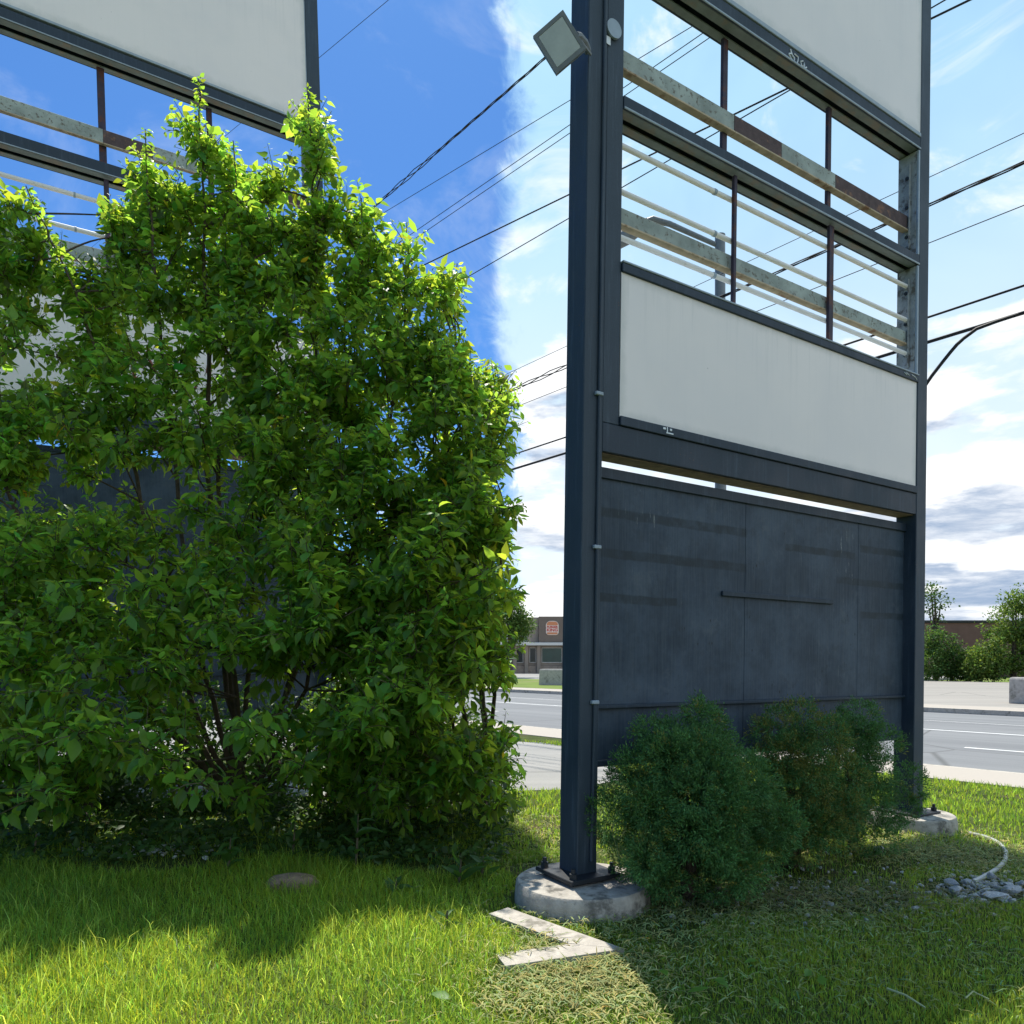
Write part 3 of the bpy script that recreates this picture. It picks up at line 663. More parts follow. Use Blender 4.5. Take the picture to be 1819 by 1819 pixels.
def make_tree(name, label, stems, nshoot, box_, leafsize, seed, nobj, cat='tree', tl=topline, dn=dens, ysp=.6, skirt=.53, matl='leaf', lift=.35, spac=.020):
    global rng
    rng = np.random.default_rng(seed)
    base = A3(gnd(*stems[0][0][:2])); t = tag(empty(name, base), label, cat)
    S = []; rad0 = .05
    nodes = []
    for k, st in enumerate(stems):
        pts = [A3(at(*p)) if i else base for i, p in enumerate(st)]
        pts = np.array(pts); # smooth by resampling
        tt = np.linspace(0, len(pts)-1, 5*len(pts)); ii = np.floor(tt).astype(int).clip(0, len(pts)-2); ff = (tt-ii)[:, None]
        q = pts[ii]*(1-ff)+pts[ii+1]*ff
        q[1:-1] = (q[:-2]+2*q[1:-1]+q[2:])/4; q[1:-1] += rng.normal(0, .012, q[1:-1].shape)
        r = np.linspace(.042 if k == 0 else .030, .005, len(q))
        MB().tube([Vector(p-base) for p in q], list(r), 7).build('trunk' if k == 0 else 'branch', 'bark', t, True)
        nodes.append(q); S.append((q, 1.0, .66))
    allq = np.concatenate(nodes)
    shoots = []; tries = 0; cs = []; tw2 = MB()
    while len(cs) < nshoot and tries < 60000:
        tries += 1
        x = rng.uniform(box_[0], box_[1]); tp = tl(x)+40; y = tp+(box_[3]-tp)*rng.uniform(0, 1)**1.05
        if y < box_[2] or rng.uniform() > dn(x, y): continue
        zc = EYE+(HOR-y)/F*(stems[0][0][2]-1.)
        fw = .35*ysp/.6+skirt*max(0., 5.2-zc)                    # the crown reaches further out lower down
        Y = stems[0][0][2]+ysp*.7-(fw+ysp*.7)*rng.uniform(0, 1)**.55
        c = A3(at(x, y, Y))
        if c[2] < .25: continue
        if cs and np.min(np.linalg.norm(np.array(cs)-c, axis=1)) < .165: continue
        dd = np.linalg.norm((allq-c)*np.array([1, .6, .75]), axis=1)+np.where(allq[:, 2] > c[2]-.12, .6, 0)
        a = allq[np.argmin(dd)]; L = np.linalg.norm(c-a)
        if L > (2.7 if y > 780 and x > 60 else 1.5): continue
        cs.append(c)
        br = bez(a, a*.45+c*.55+np.array([0, 0, -.1*L+.05])+rng.normal(0, .05, 3), c, 9)
        tw2.tube([Vector(p-base) for p in br], list(np.linspace(.011, .006, 9)), 5, False)
        out = norm((c-a)[None])[0]
        for k in range(int(rng.uniform(9, 15))):
            d = rng.normal(0, 1, 3)*np.array([1, 1, .75])+np.array([0, -.25, .42])+out*.5; d /= np.linalg.norm(d)
            ln = rng.uniform(.14, .36)*(1.35 if d[2] > .75 else 1)
            s0 = br[-1-int(rng.integers(0, 3))]; tip = s0+d*ln
            shoots.append((bez(s0, s0+d*ln*.5+np.array([0, 0, .03]), tip+np.array([0, 0, -.02]), 5), rng.uniform(.75, 1.2), .12))
    tag(tw2.build('branchlets', 'bark', t, True), kind='stuff')
    tw = MB()
    for sh, _, _ in shoots: tw.tube([Vector(p-base) for p in sh[::2]], [.005, .004, .002], 3, False)
    tag(tw.build('twigs', 'twig', t, True), kind='stuff')
    P1, D1, U1, Z1 = leaves_on(shoots, spac, leafsize)
    P2, D2, U2, Z2 = leaves_on(S, spac*.42, leafsize)
    P = np.concatenate([P1, P2]); Dr = np.concatenate([D1, D2]); Up = np.concatenate([U1, U2]); Z = np.concatenate([Z1, Z2])
    keep = P[:, 2] > .05; P, Dr, Up, Z = P[keep], Dr[keep], Up[keep], Z[keep]
    T = tints(len(P), .30, .16); old = rng.uniform(0, 1, len(P)); T = np.where((old < .004)[:, None], T*np.array([[2.2, 1.1, .8]]), T)
    # the leaves that show largest become parts of their own
    pxs = Z/P[:, 1]; order = np.argsort(-pxs); big = np.zeros(len(P), bool)
    vis = (np.abs(P[:, 0]/P[:, 1]) < .72); cnt = 0
    for i in order:
        if vis[i]: big[i] = True; cnt += 1
        if cnt >= nobj: break
    tag(link(bpy.data.objects.new('crown', leaf_mesh('crown', P[~big]-base, Dr[~big], Up[~big], Z[~big], T[~big], matl)), t), kind='stuff')
    protos = [leaf_mesh('leaf', np.zeros((1, 3)), np.array([[1., 0, 0]]), np.array([[0, 0, 1.]]), np.ones(1), T[j:j+1], matl) for j in range(8)]
    x, y, z = frames(Dr, Up)
    for j, i in enumerate(np.nonzero(big)[0]):
        o = bpy.data.objects.new('leaf', protos[j % 8]); link(o, t)
        s = Z[i]; b = P[i]-base
        o.matrix_local = Matrix(((x[i, 0]*s, y[i, 0]*s, z[i, 0]*s, b[0]), (x[i, 1]*s, y[i, 1]*s, z[i, 1]*s, b[1]), (x[i, 2]*s, y[i, 2]*s, z[i, 2]*s, b[2]), (0, 0, 0, 1)))
    return t, len(P)

B = (430, 1440, 7.84)
stems = [[B, (402, 1200, 7.75), (372, 900, 7.70), (370, 600, 7.60), (362, 350, 7.55), (352, 135, 7.45)],
         [B, (520, 1200, 7.85), (560, 800, 7.85), (560, 450, 7.75), (546, 155, 7.65)],
         [B, (600, 1250, 7.85), (680, 850, 8.05), (718, 600, 8.05), (723, 395, 7.95)],
         [B, (640, 1300, 7.95), (760, 950, 8.15), (808, 650, 8.15), (812, 468, 8.05)],
         [B, (340, 1250, 7.65), (255, 900, 7.45), (200, 700, 7.35), (112, 470, 7.25), (46, 330, 7.15)],
         [B, (350, 1150, 7.65), (292, 700, 7.45), (268, 400, 7.35), (258, 230, 7.25)],
         [B, (300, 1300, 7.55), (150, 1150, 7.25), (20, 1050, 7.05), (-90, 990, 6.95)],
         [B, (230, 1200, 7.20), (20, 900, 7.00), (-60, 640, 6.90), (-85, 420, 6.90)],
         [B, (450, 1000, 7.55), (442, 600, 7.45), (414, 250, 7.35)],
         [B, (560, 1100, 7.75), (640, 600, 7.75), (642, 352, 7.65)],
         [B, (250, 1300, 7.25), (120, 1275, 6.95), (20, 1335, 6.75)],
         [B, (330, 1280, 7.35), (180, 1260, 6.95), (165, 1400, 6.75), (158, 1460, 6.75)],
         [B, (520, 1280, 7.35), (600, 1050, 7.05), (640, 930, 6.95)],
         [B, (420, 1180, 7.35), (330, 1060, 7.05), (225, 1000, 6.85)],
         [B, (380, 800, 7.45), (460, 700, 7.25), (520, 620, 7.15)]]
tree, nl = make_tree('leafy_tree', 'bushy many-stemmed broadleaf tree grown up in front of the half-hidden sign', stems, 600, (-110, 868, 120, 1425), .106, 3, 300)
print('leaves', nl)
B2 = (862, 1440, 7.84)
stems2 = [[B2, (858, 1200, 7.75), (868, 900, 7.75), (882, 650, 7.75)], [B2, (820, 1250, 7.65), (790, 1000, 7.65), (770, 860, 7.65)], [B2, (880, 1150, 7.55), (895, 900, 7.45)], [B2, (840, 1350, 7.45), (790, 1260, 7.25), (740, 1230, 7.15)],
          [B2, (850, 1400, 7.35), (800, 1330, 7.15), (690, 1340, 7.05)]]
tl2 = lambda x: np.interp(x, [600, 680, 760, 830, 850, 880, 905, 925], [1250, 1150, 860, 720, 655, 638, 670, 900])
def dn2(x, y):
    d = 1.
    if 690 < x < 830 and 720 < y < 850: d = .2
    if x > 770 and 1215 < y < 1310: d = .08
    if x < 760 and y < 1100: d = .3
    return d
make_tree('young_tree', 'darker young tree pressed against the right side of the bushy tree', stems2, 140, (630, 898, 640, 1440), .098, 5, 60, tl=tl2, dn=dn2, ysp=.4, skirt=.34)

# undergrowth shrubs in the shade below the tree
def shrub(label, px, py, rx, h, n, seed, cat='shrub', name='undergrowth_shrub', size=.07):
    r_ = np.random.default_rng(seed); b = A3(gnd(px, py)); t = tag(empty(name, b), label, cat, 'shaded shrubs below the tree')
    st = MB()
    for k in range(9):
        a = r_.uniform(0, 6.28); st.tube([(0, 0, 0), (math.cos(a)*rx*.35, math.sin(a)*rx*.35, h*.5), (math.cos(a)*rx*.7, math.sin(a)*rx*.6, h*r_.uniform(.7, .95))], [.012, .009, .004], 5)
    tag(st.build('stems', 'bark', t, True), kind='stuff')
    d = norm(r_.normal(0, 1, (n, 3))); d[:, 2] = np.abs(d[:, 2]); rr = r_.uniform(.35, 1, n)**.5
    lump = 1+.22*np.sin(d[:, 0]*5+seed)*np.cos(d[:, 1]*4+seed)
    P = d*rr[:, None]*lump[:, None]*np.array([rx, rx*.65, h]); P[:, 2] = P[:, 2]*1.0+.03
    m = leaf_mesh('foliage', P, norm(d+r_.normal(0, .7, (n, 3))+np.array([[0, 0, -.2]])), norm(np.array([[0, 0, 1.]])+r_.normal(0, .5, (n, 3))), size*r_.uniform(.6, 1.2, n), tints(n, .2, .1), 'shrub_leaf')
    tag(link(bpy.data.objects.new('foliage', m), t), kind='stuff'); return t
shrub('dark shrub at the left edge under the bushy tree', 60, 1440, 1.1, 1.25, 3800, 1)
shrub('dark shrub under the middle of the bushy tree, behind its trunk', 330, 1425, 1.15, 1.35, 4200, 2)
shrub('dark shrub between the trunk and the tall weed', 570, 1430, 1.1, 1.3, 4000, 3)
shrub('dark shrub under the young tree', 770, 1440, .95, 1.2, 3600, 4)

n_ = 9000; gx = rng.uniform(-6.2, -.05, n_); gy = rng.uniform(5.65, 8.4, n_); gk = (np.abs(gx/gy) < .82) & (gy > 5.75+.25*np.sin(gx*2.1)); gx, gy = gx[gk], gy[gk]; n_ = len(gx)
gP = np.stack([gx, gy, rng.uniform(.02, .20, n_)*(.6+.4*np.sin(gx*4)*np.cos(gy*3))], 1)
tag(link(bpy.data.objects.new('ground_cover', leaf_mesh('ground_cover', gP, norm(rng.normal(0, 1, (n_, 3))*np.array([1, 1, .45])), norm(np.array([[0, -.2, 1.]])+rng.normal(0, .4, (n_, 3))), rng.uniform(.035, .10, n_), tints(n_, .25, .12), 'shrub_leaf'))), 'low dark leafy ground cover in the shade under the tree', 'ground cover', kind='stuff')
# evergreen bushes in front of the uncovered sign
MRi = MR.inverted()
def evergreen(label, X, Y, rx, ry, h, n, seed, lobes, brown=.05):
    r_ = np.random.default_rng(seed); base = np.array([X, Y, 0.]); t = tag(empty('evergreen_bush', base), label, 'bush', 'evergreen bushes in front of the sign')
    tr = MB()
    for k in range(5):
        a = r_.uniform(0, 6.28); tr.tube([(.03*math.cos(a), .03*math.sin(a), 0), (rx*.2*math.cos(a), ry*.2*math.sin(a), h*.3), (rx*.45*math.cos(a), ry*.4*math.sin(a), h*.62)], [.03, .022, .008], 6)
    tr.build('trunk', 'bark', t, True)
    P = []; D = []; B_ = []
    for (lx, ly, lz, lr) in lobes:
        m = int(n*lr*lr/sum(l[3]**2 for l in lobes)); nc = max(8, int(m/26))
        d = norm(r_.normal(0, 1, (nc, 3))); c = np.array([lx, ly, lz])+d*(lr*(.84+.16*r_.uniform(0, 1, nc))*(1+.16*np.sin(7*d[:, 0]+seed)*np.cos(5*d[:, 2])+r_.normal(0, .07, nc)))[:, None]
        dd = norm(d+np.array([[0, 0, .25]]))
        for j in range(26):
            P.append(c+dd*r_.uniform(-.03, .03, (nc, 1))+r_.normal(0, .014, (nc, 3))); D.append(norm(dd*1.3+r_.normal(0, .6, (nc, 3)))); B_.append(np.repeat(r_.uniform(0, 1, (nc, 1)) < brown, 3, 1) if j == 0 else B_[-1])
    P = np.concatenate(P); D = np.concatenate(D); B_ = np.concatenate(B_)
    Wd = P+base; loc = Wd@np.array([[MRi[i][j] for j in range(3)] for i in range(3)]).T+np.array([MRi[i][3] for i in range(3)])
    keep = (P[:, 2] > .04) & ~((loc[:, 1] > .02) & (loc[:, 2] > .50))
    P, D, B_ = P[keep], D[keep], B_[keep]
    T = tints(len(P), .25, .12); T = np.where(B_, T*np.array([[2.3, 1.05, .8]]), T)
    Up = norm(r_.normal(0, .55, (len(P), 3))+np.array([[0, -.25, .8]]))
    m = leaf_mesh('foliage', P, D, Up, r_.uniform(.015, .029, len(P)), T, 'needle', SPRAY, SQ, ST)
    tag(link(bpy.data.objects.new('foliage', m), t), kind='stuff'); return t
def lob(k, rx, ry, h, seed, zlo=.3):
    r_ = np.random.default_rng(seed); L = [(0, 0, h*.42, .20*h), (rx*.35, 0, h*.3, .17*h), (-rx*.35, 0, h*.3, .17*h), (0, 0, h*.65, .13*h)]
    for i in range(k):
        z = 1-1.98*(i+.5)/k; a = i*2.39996+r_.uniform(-.35, .35); q = math.sqrt(max(0, 1-z*z))*(1-.28*z); f = r_.uniform(.78, 1.08)*(1+.12*math.sin(a*2+seed))
        L.append((math.cos(a)*q*rx*f, math.sin(a)*q*ry*f, max(.10, h*.47+z*h*.42*f), r_.uniform(.095, .175)))
    return L
evergreen('large rounded dark green evergreen bush beside the near post', 1.19, 4.98, .50, .46, 1.30, 170000, 21, lob(46, .50, .46, 1.30, 1, .10), .06)
evergreen('middle evergreen bush with brownish patches behind the large one', 2.17, 5.72, .36, .36, 1.30, 95000, 22, lob(32, .36, .36, 1.30, 2, .12), .38)
evergreen('loose open evergreen bush beside the far post', 2.84, 6.20, .38, .36, 1.32, 66000, 23, lob(26, .38, .36, 1.32, 3, .2), .04)

# ------------------------------------------------------------------ grass
def in_view(P, mx=.80): return np.abs(P[:, 0]) < P[:, 1]*mx+.6
excl = [(A3(gnd(1060, 1600))[:2], 0)]
pr1 = MR @ Vector((.08, .09, 0)); pr2 = MR @ Vector((4.05, .09, 0))
KERB = [(gnd(893, 1711, .03), gnd(1082, 1684, .03)), (gnd(893, 1616, .03), gnd(1082, 1684, .03))]
def seg_d(P, a, b):
    a = np.array([a.x, a.y]); b = np.array([b.x, b.y]); ab = b-a; t = np.clip(((P-a)@ab)/(ab@ab), 0, 1); return np.linalg.norm(P-(a+t[:, None]*ab), axis=1)
def field(n, ylo, yhi, fx):
    """random points on the lawn seen by the camera; fx(x/y) -> keep probability"""
    Y = np.sqrt(rng.uniform(ylo**2, yhi**2, n)); X = rng.uniform(-.82, .82, n)*Y+rng.uniform(-.4, .4, n); P = np.stack([X, Y], 1)
    P = P[rng.uniform(0, 1, len(P)) < fx(P)]
    nn = P@np.array([NV.x, NV.y]); k = nn < N_SW0-.05
    dr = (P[:, 0] < 1.52) & (P[:, 1] > 9.15+.16*(P[:, 0]-.75)) & (nn < 9.9); k &= ~dr
    for p, r in ((pr1, .455), (pr2, .395)): k &= np.linalg.norm(P-np.array([p.x, p.y]), axis=1) > r
    for a, b in KERB: k &= seg_d(P, a, b) > .058
    rc = gnd(1752, 1583); k &= (np.abs(P[:, 0]-rc.x)/.52)**2+(np.abs(P[:, 1]-rc.y)/.30)**2 > rng.uniform(.6, 1.2, len(P))
    return P[k]
def blades(name, P, h, wdt, label, tintb, lean=.35, seg=2, m='grass_blade', flat=0.):
    n = len(P); ht = h*rng.uniform(.55, 1.25, n)*(1+.25*np.sin(P[:, 0]*3.1+P[:, 1]*2.3)); w = wdt*rng.uniform(.7, 1.3, n)
    az = rng.uniform(0, 2*math.pi, n); ln = np.abs(rng.normal(0, lean, n))+flat; la = rng.uniform(0, 2*math.pi, n)
    sx_ = np.stack([np.cos(az), np.sin(az), np.zeros(n)], 1)*w[:, None]/2
    ld = np.stack([np.cos(la), np.sin(la), np.zeros(n)], 1)
    b = np.concatenate([P, np.zeros((n, 1))], 1)
    def pt(t): return b+ld*(ht*ln*t*t)[:, None]+np.array([[0, 0, 1.]])*(ht*t*np.sqrt(np.maximum(.05, 1-(ln*t*.7)**2)))[:, None]
    m1 = pt(.5); m2 = pt(1.)
    V = np.stack([b-sx_, b+sx_, m1-sx_*.8, m1+sx_*.8, m2], 1).reshape(-1, 3)
    o = (np.arange(n)*5)[:, None]; Q = np.array([[0, 1, 3, 2]])+o; T = np.array([[2, 3, 4]])+o
    me = np_mesh(name, V, [Q, T], m, np.repeat(tintb, 5, 0)); ob = link(bpy.data.objects.new(name, me))
    return tag(ob, label, 'grass', kind='stuff')
rng = np.random.default_rng(5)
def patch(P, s=1.7, k=0.): return .5+.5*np.sin(P[:, 0]*s+k+1.3*np.sin(P[:, 1]*s*.8))*np.cos(P[:, 1]*s*1.1+k)
# long uncut grass on the left
left = lambda P: np.where(P[:, 0] < -.02*P[:, 1]+.12*np.sin(P[:, 1]*5), 1., 0.)*np.where(P[:, 1] > 5.75+.2*np.sin(P[:, 0]*2.7), .10, 1.)
P = field(230000, 2.7, 7.6, left); T = tints(len(P), .32, .18)*np.stack([.95+.35*patch(P), .95+.18*patch(P), np.ones(len(P))], 1)
blades('long_grass', P, .085, .0048, 'long uncut grass in front of the bushy tree', T, .85)
k = rng.choice(len(P), 2200, False)
blades('grass_stalks', P[k], .15, .0045, 'pale taller stalks standing in the long grass', tints(len(k), .2, .1)*np.array([[2.1, 1.7, 2.6]]), 1.0)
# mown lawn on the right and behind
right = lambda P: np.where(P[:, 0] >= -.02*P[:, 1]+.12*np.sin(P[:, 1]*5)-.06, 1., 0.)
P = field(170000, 2.7, 6.2, right)
loc = np.stack([P[:, 0]-pr1.x, P[:, 1]-pr1.y], 1); u = loc@np.array([.845, .535]); w = loc@np.array([-.535, .845])
bare = (u > -.1) & (u < 4.6) & (w > -1.05+.25*np.sin(u*3)) & (w < .9)
P = P[~bare | (rng.uniform(0, 1, len(P)) < .16)]
T = tints(len(P), .28, .16)*np.stack([.85+.35*patch(P, 2.1, 1), .9+.15*patch(P, 2.1, 1), 1.1+.3*patch(P, 1.3)], 1)
blades('mown_grass', P, .040, .005, 'short mown lawn in front of the uncovered sign', T, .6)
P = field(120000, 6.2, 14.5, lambda P: np.where(P[:, 0] > -.6, 1., .3)*np.clip(9./P[:, 1], .3, 1)); T = tints(len(P), .2, .12)
blades('back_lawn_grass', P, .06, .010, 'short sunlit lawn behind the uncovered sign', T*np.array([[1.1, 1.05, 1]]), .6)
# dry cuttings
def cuttings(n, c, sx_, sy_, label, tb=(1, 1, 1)):
    P = np.stack([rng.normal(c[0], sx_, n), rng.normal(c[1], sy_, n)], 1)
    for p, r in ((pr1, .455), (pr2, .395)): P = P[np.linalg.norm(P-np.array([p.x, p.y]), axis=1) > r]
    k = np.ones(len(P), bool)
    for a, b in KERB: k &= seg_d(P, a, b) > .08
    P = P[k]; n = len(P)
    az = rng.uniform(0, 6.28, n); L = rng.uniform(.03, .09, n); d = np.stack([np.cos(az), np.sin(az), rng.normal(0, .15, n)], 1)
    z = rng.uniform(.012, .05, n); sd = np.stack([-np.sin(az), np.cos(az), rng.normal(0, .3, n)], 1)*.0028
    b = np.concatenate([P, z[:, None]], 1); e_ = b+d*L[:, None]; mid = (b+e_)/2+np.array([[0, 0, .008]])
    V = np.stack([b-sd, b+sd, mid-sd, mid+sd, e_], 1).reshape(-1, 3); o = (np.arange(n)*5)[:, None]
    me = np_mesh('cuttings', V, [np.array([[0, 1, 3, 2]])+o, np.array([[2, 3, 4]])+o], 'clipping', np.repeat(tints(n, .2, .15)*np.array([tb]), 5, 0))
    tag(link(bpy.data.objects.new('grass_cuttings', me)), label, 'cuttings', kind='stuff')
c = gnd(1010, 1745); cuttings(3800, (c.x, c.y), .30, .34, 'pale dry cuttings on the sunlit grass below the corner kerb')
c = gnd(1690, 1520); cuttings(5200, (c.x, c.y), .42, .40, 'pale dry cuttings around the far concrete pier')
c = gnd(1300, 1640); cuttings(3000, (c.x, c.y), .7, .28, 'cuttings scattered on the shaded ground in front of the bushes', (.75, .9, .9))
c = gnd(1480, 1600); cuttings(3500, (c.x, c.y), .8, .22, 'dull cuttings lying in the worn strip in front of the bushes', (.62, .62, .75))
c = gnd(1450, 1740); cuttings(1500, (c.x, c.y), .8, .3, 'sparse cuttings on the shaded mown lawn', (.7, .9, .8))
c = gnd(940, 1490); cuttings(1500, (c.x, c.y), .4, .8, 'dry cuttings on the lawn left of the near post')

# ------------------------------------------------------------------ small things on the ground
# corner kerb: two concrete lengths meeting in a point
kb = tag(empty('corner_kerb', gnd(1082, 1684)), 'low concrete corner kerb with two arms meeting in front of the near pier', 'kerb')
T_ = Vector((KERB[0][1]-kb.location)[:2]); wk = .082
e1 = (Vector((KERB[0][0]-kb.location)[:2])-T_); e2 = (Vector((KERB[1][0]-kb.location)[:2])-T_)
u1, u2 = e1.normalized(), e2.normalized(); bis = (u1+u2).normalized(); sh_ = math.sqrt(max(.02, (1-u1.dot(u2))/2)); ml = wk/sh_
for e_, u_ in ((e1, u1), (e2, u2)):
    pn = Vector((-u_.y, u_.x)); pn = pn if pn.dot(bis) > 0 else -pn          # towards the inside of the corner
    A_, O_, I_ = T_+e_, T_-bis*ml*.55, T_+bis*ml*1.45
    poly = [A_+pn*wk*1.45, I_+u_*.002, O_+u_*.002, A_-pn*wk*.55]
    MB().prism([(p.x, p.y) for p in poly], -.05, .034).build('kerb_length', 'kerb_concrete', kb)
# grey hose / plastic pipe curving through the cuttings
hp = [gnd(x, y, .025) for x, y in ((1722, 1480), (1752, 1487), (1775, 1497), (1788, 1513), (1786, 1530), (1770, 1545), (1745, 1559), (1725, 1568))]
hp = [Vector(p) for p in hp]; fine = []
for i in range(len(hp)-1):
    for k in range(5): fine.append(hp[i].lerp(hp[i+1], k/5))
for _ in range(3): fine = [fine[0]]+[(fine[i-1]+fine[i]*2+fine[i+1])/4 for i in range(1, len(fine)-1)]+[fine[-1]]
tag(MB().tube(fine, .017, 10).build('hose', 'plastic_grey', None, True), 'grey plastic hose curving on the ground right of the far pier', 'hose')
# stones
def rock_mesh(seed, name='stone'):
    r_ = random.Random(seed); bm = bmesh.new(); bmesh.ops.create_icosphere(bm, subdivisions=2, radius=1)
    for v in bm.verts: v.co *= r_.uniform(.9, 1.1)
    ax = Vector((r_.uniform(.7, 1.2), r_.uniform(.7, 1.1), r_.uniform(.6, .95)))
    pl = [(Vector((r_.gauss(0, 1), r_.gauss(0, 1), r_.gauss(0, 1))).normalized(), r_.uniform(.42, .78)) for _ in range(14)]
    for v in bm.verts:
        p = v.co.copy()
        for n_, d_ in pl:
            e_ = p.dot(n_)-d_
            if e_ > 0: p -= n_*e_
        v.co = Vector((p.x*ax.x, p.y*ax.y, p.z*ax.z))
    me = bpy.data.meshes.new(name); bm.to_mesh(me); bm.free(); me.materials.append(MATS['stone']); return me
RM = [rock_mesh(i) for i in range(8)]
def stone(px, py, r, label, k, group='pale stones on the lawn', sq=1.):
    o = bpy.data.objects.new('stone', RM[k % 8]); link(o); p = gnd(px, py); r *= .85; o.location = (p.x, p.y, r*.45); o.scale = (r*sq, r, r*.8); o.rotation_euler = (random.uniform(-.3, .3), random.uniform(-.3, .3), random.uniform(0, 6))
    tag(o, label, 'stone', group); return o
big = [(1694, 1578, .075, 'grey-blue stone with a white top, left end of the rubble heap'), (1698, 1592, .085, 'dark grey-blue stone at the front left of the rubble heap'), (1648, 1592, .05, 'lone white stone left of the rubble heap'),
       (1722, 1575, .06, 'grey stone at the back of the rubble heap'), (1737, 1535, .035, 'small white stone inside the curve of the hose'), (1558, 1588, .03, 'small white stone in the shade in front of the open bush'),
       (1760, 1600, .09, 'long pale stone along the front of the rubble heap'), (1800, 1590, .09, 'pale stone at the right end of the rubble heap'), (1760, 1563, .07, 'pale stone at the back of the rubble near the hose end'),
       (1430, 1645, .03, 'small white stone on the shaded lawn edge'), (1455, 1595, .03, 'small grey stone in front of the middle bush'), (1335, 1645, .03, 'small pale stone in front of the large bush'), (1195, 1632, .035, 'grey stone beside the near pier'),
       (1540, 1568, .035, 'pale stone just in front of the open bush'), (1625, 1618, .04, 'flat white stone in the shaded grass'), (1562, 1515, .07, 'pale concrete lump beside the far pier under the open bush')]
rub = [(1708, 1600, .05), (1730, 1598, .055), (1745, 1606, .05), (1778, 1602, .06), (1790, 1576, .05), (1742, 1582, .05), (1775, 1585, .055), (1812, 1575, .05), (1728, 1562, .04), (1715, 1587, .04), (1800, 1606, .05), (1765, 1576, .04)]
NM = ['left front', 'front, second from the left', 'front, third from the left', 'front right', 'back right', 'middle, behind the long pale stone', 'middle right', 'far right back', 'back, nearest the hose end', 'middle left', 'far right front', 'centre']
for k, (x, y, r) in enumerate(rub): stone(x, y, r, 'grey rubble stone below the hose, '+NM[k]+' of the heap', k+3, 'rubble stones below the hose', 1.3)
for k, (x, y, r, l) in enumerate(big): stone(x, y, r, l, k, sq=1.6 if 'long' in l or 'flat' in l or 'lump' in l else 1.)
mb_v = []
st = MB(); r_ = random.Random(3)
for k in range(380):
    if k < 220: x, y = r_.gauss(1750, 52), r_.gauss(1582, 14)
    else: x, y = r_.uniform(1180, 1720), r_.gauss(1585, 32)
    if y < 1480: continue
    p = gnd(x, y); s = r_.uniform(.008, .026); me = RM[k % 8]
    st.add([(v.co.x*s+p.x, v.co.y*s+p.y, v.co.z*s+.012) for v in me.vertices], [tuple(f.vertices) for f in me.polygons])
tag(st.build('gravel', 'stone'), 'pale gravel and rubble chips scattered on the shaded ground', 'gravel', kind='stuff')
st = MB()
for k in range(160):
    p = gnd(r_.gauss(260, 70), r_.gauss(1506, 9)); s = r_.uniform(.012, .03); me = RM[k % 8]
    st.add([(v.co.x*s+p.x, v.co.y*s+p.y, v.co.z*s+.006) for v in me.vertices], [tuple(f.vertices) for f in me.polygons])
tag(st.build('gravel', 'stone'), 'grey gravel in deep shade under the bushy tree', 'gravel', kind='stuff')
# brown mound in the grass
o = MB().lathe([(.17, -.03), (.16, .04), (.12, .085), (.06, .10), (.01, .105)], 20, (0, 0, 0), .05).build('soil_mound', 'soil_brown', None, True)
o.location = gnd(520, 1578); o.scale = (1.1, .7, 1); tag(o, 'low brown mound in the grass below the tree', 'mound')
# twigs and fallen leaves
def fallen(px, py, s, k, label):
    o = bpy.data.objects.new('fallen_leaf', leaf_mesh('fallen_leaf', np.zeros((1, 3)), np.array([[1., 0, 0]]), np.array([[0, 0, 1.]]), np.ones(1), np.array([[1.2, 1.25, 1.5]]), 'leaf')); link(o)
    p = gnd(px, py, .055); o.location = p; o.scale = (s, s, s); o.rotation_euler = (.35*math.sin(k*3), -.2, k*1.9); tag(o, label, 'leaf', 'fallen leaves on the mown lawn')
for k, (x, y, s, l) in enumerate(((1222, 1762, .10, 'largest fallen leaf on the lawn, near the edge of the sunlit patch'), (1185, 1733, .07, 'fallen leaf above the largest one'), (1345, 1706, .09, 'pale fallen leaf on the shaded lawn below the large bush'), (1268, 1742, .08, 'curled fallen leaf right of the largest one'),
                               (1462, 1750, .08, 'fallen leaf in the middle of the shaded lawn'), (1475, 1704, .07, 'fallen leaf below the middle bush'), (1368, 1772, .07, 'fallen leaf near the bottom edge of the lawn'), (1430, 1735, .08, 'fallen leaf left of the middle of the shaded lawn'),
                               (800, 1775, .10, 'pale leaf lying on the long grass'), (1178, 1700, .06, 'small fallen leaf beside the kerb tip'))): fallen(x, y, s, k, l)
a = gnd(1576, 1756, .06); b = gnd(1644, 1790, .05)
tag(MB().tube([a, a.lerp(b, .5)+Vector((0, 0, .012)), b], [.006, .005, .004], 5).build('stick', 'straw', None, True), 'thin pale stick lying on the shaded lawn', 'stick')
a = gnd(1715, 1773, .05); b = gnd(1757, 1775, .05)
tag(MB().tube([a, a.lerp(b, .5)+Vector((0, .03, .02)), b], [.004, .004, .003], 5).build('stick', 'straw', None, True), 'small bent pale stick near the right edge of the lawn', 'stick')
# dead weed stalk by the near post
w0 = MR @ Vector((.28, -.12, .03)); mb = MB()
for pts in (((0, 0, 0), (-.03, 0, .18), (-.02, 0, .30)), ((-.03, 0, .18), (-.06, 0, .26), (-.055, 0, .34)), ((-.025, 0, .23), (.03, 0, .30), (.035, 0, .37))): mb.tube([Vector(p)+w0 for p in pts], [.004, .003, .0015], 5)
tag(mb.build('dry_weed', 'straw', None, True), 'dry pale weed stalk standing on the near base plate', 'weed')
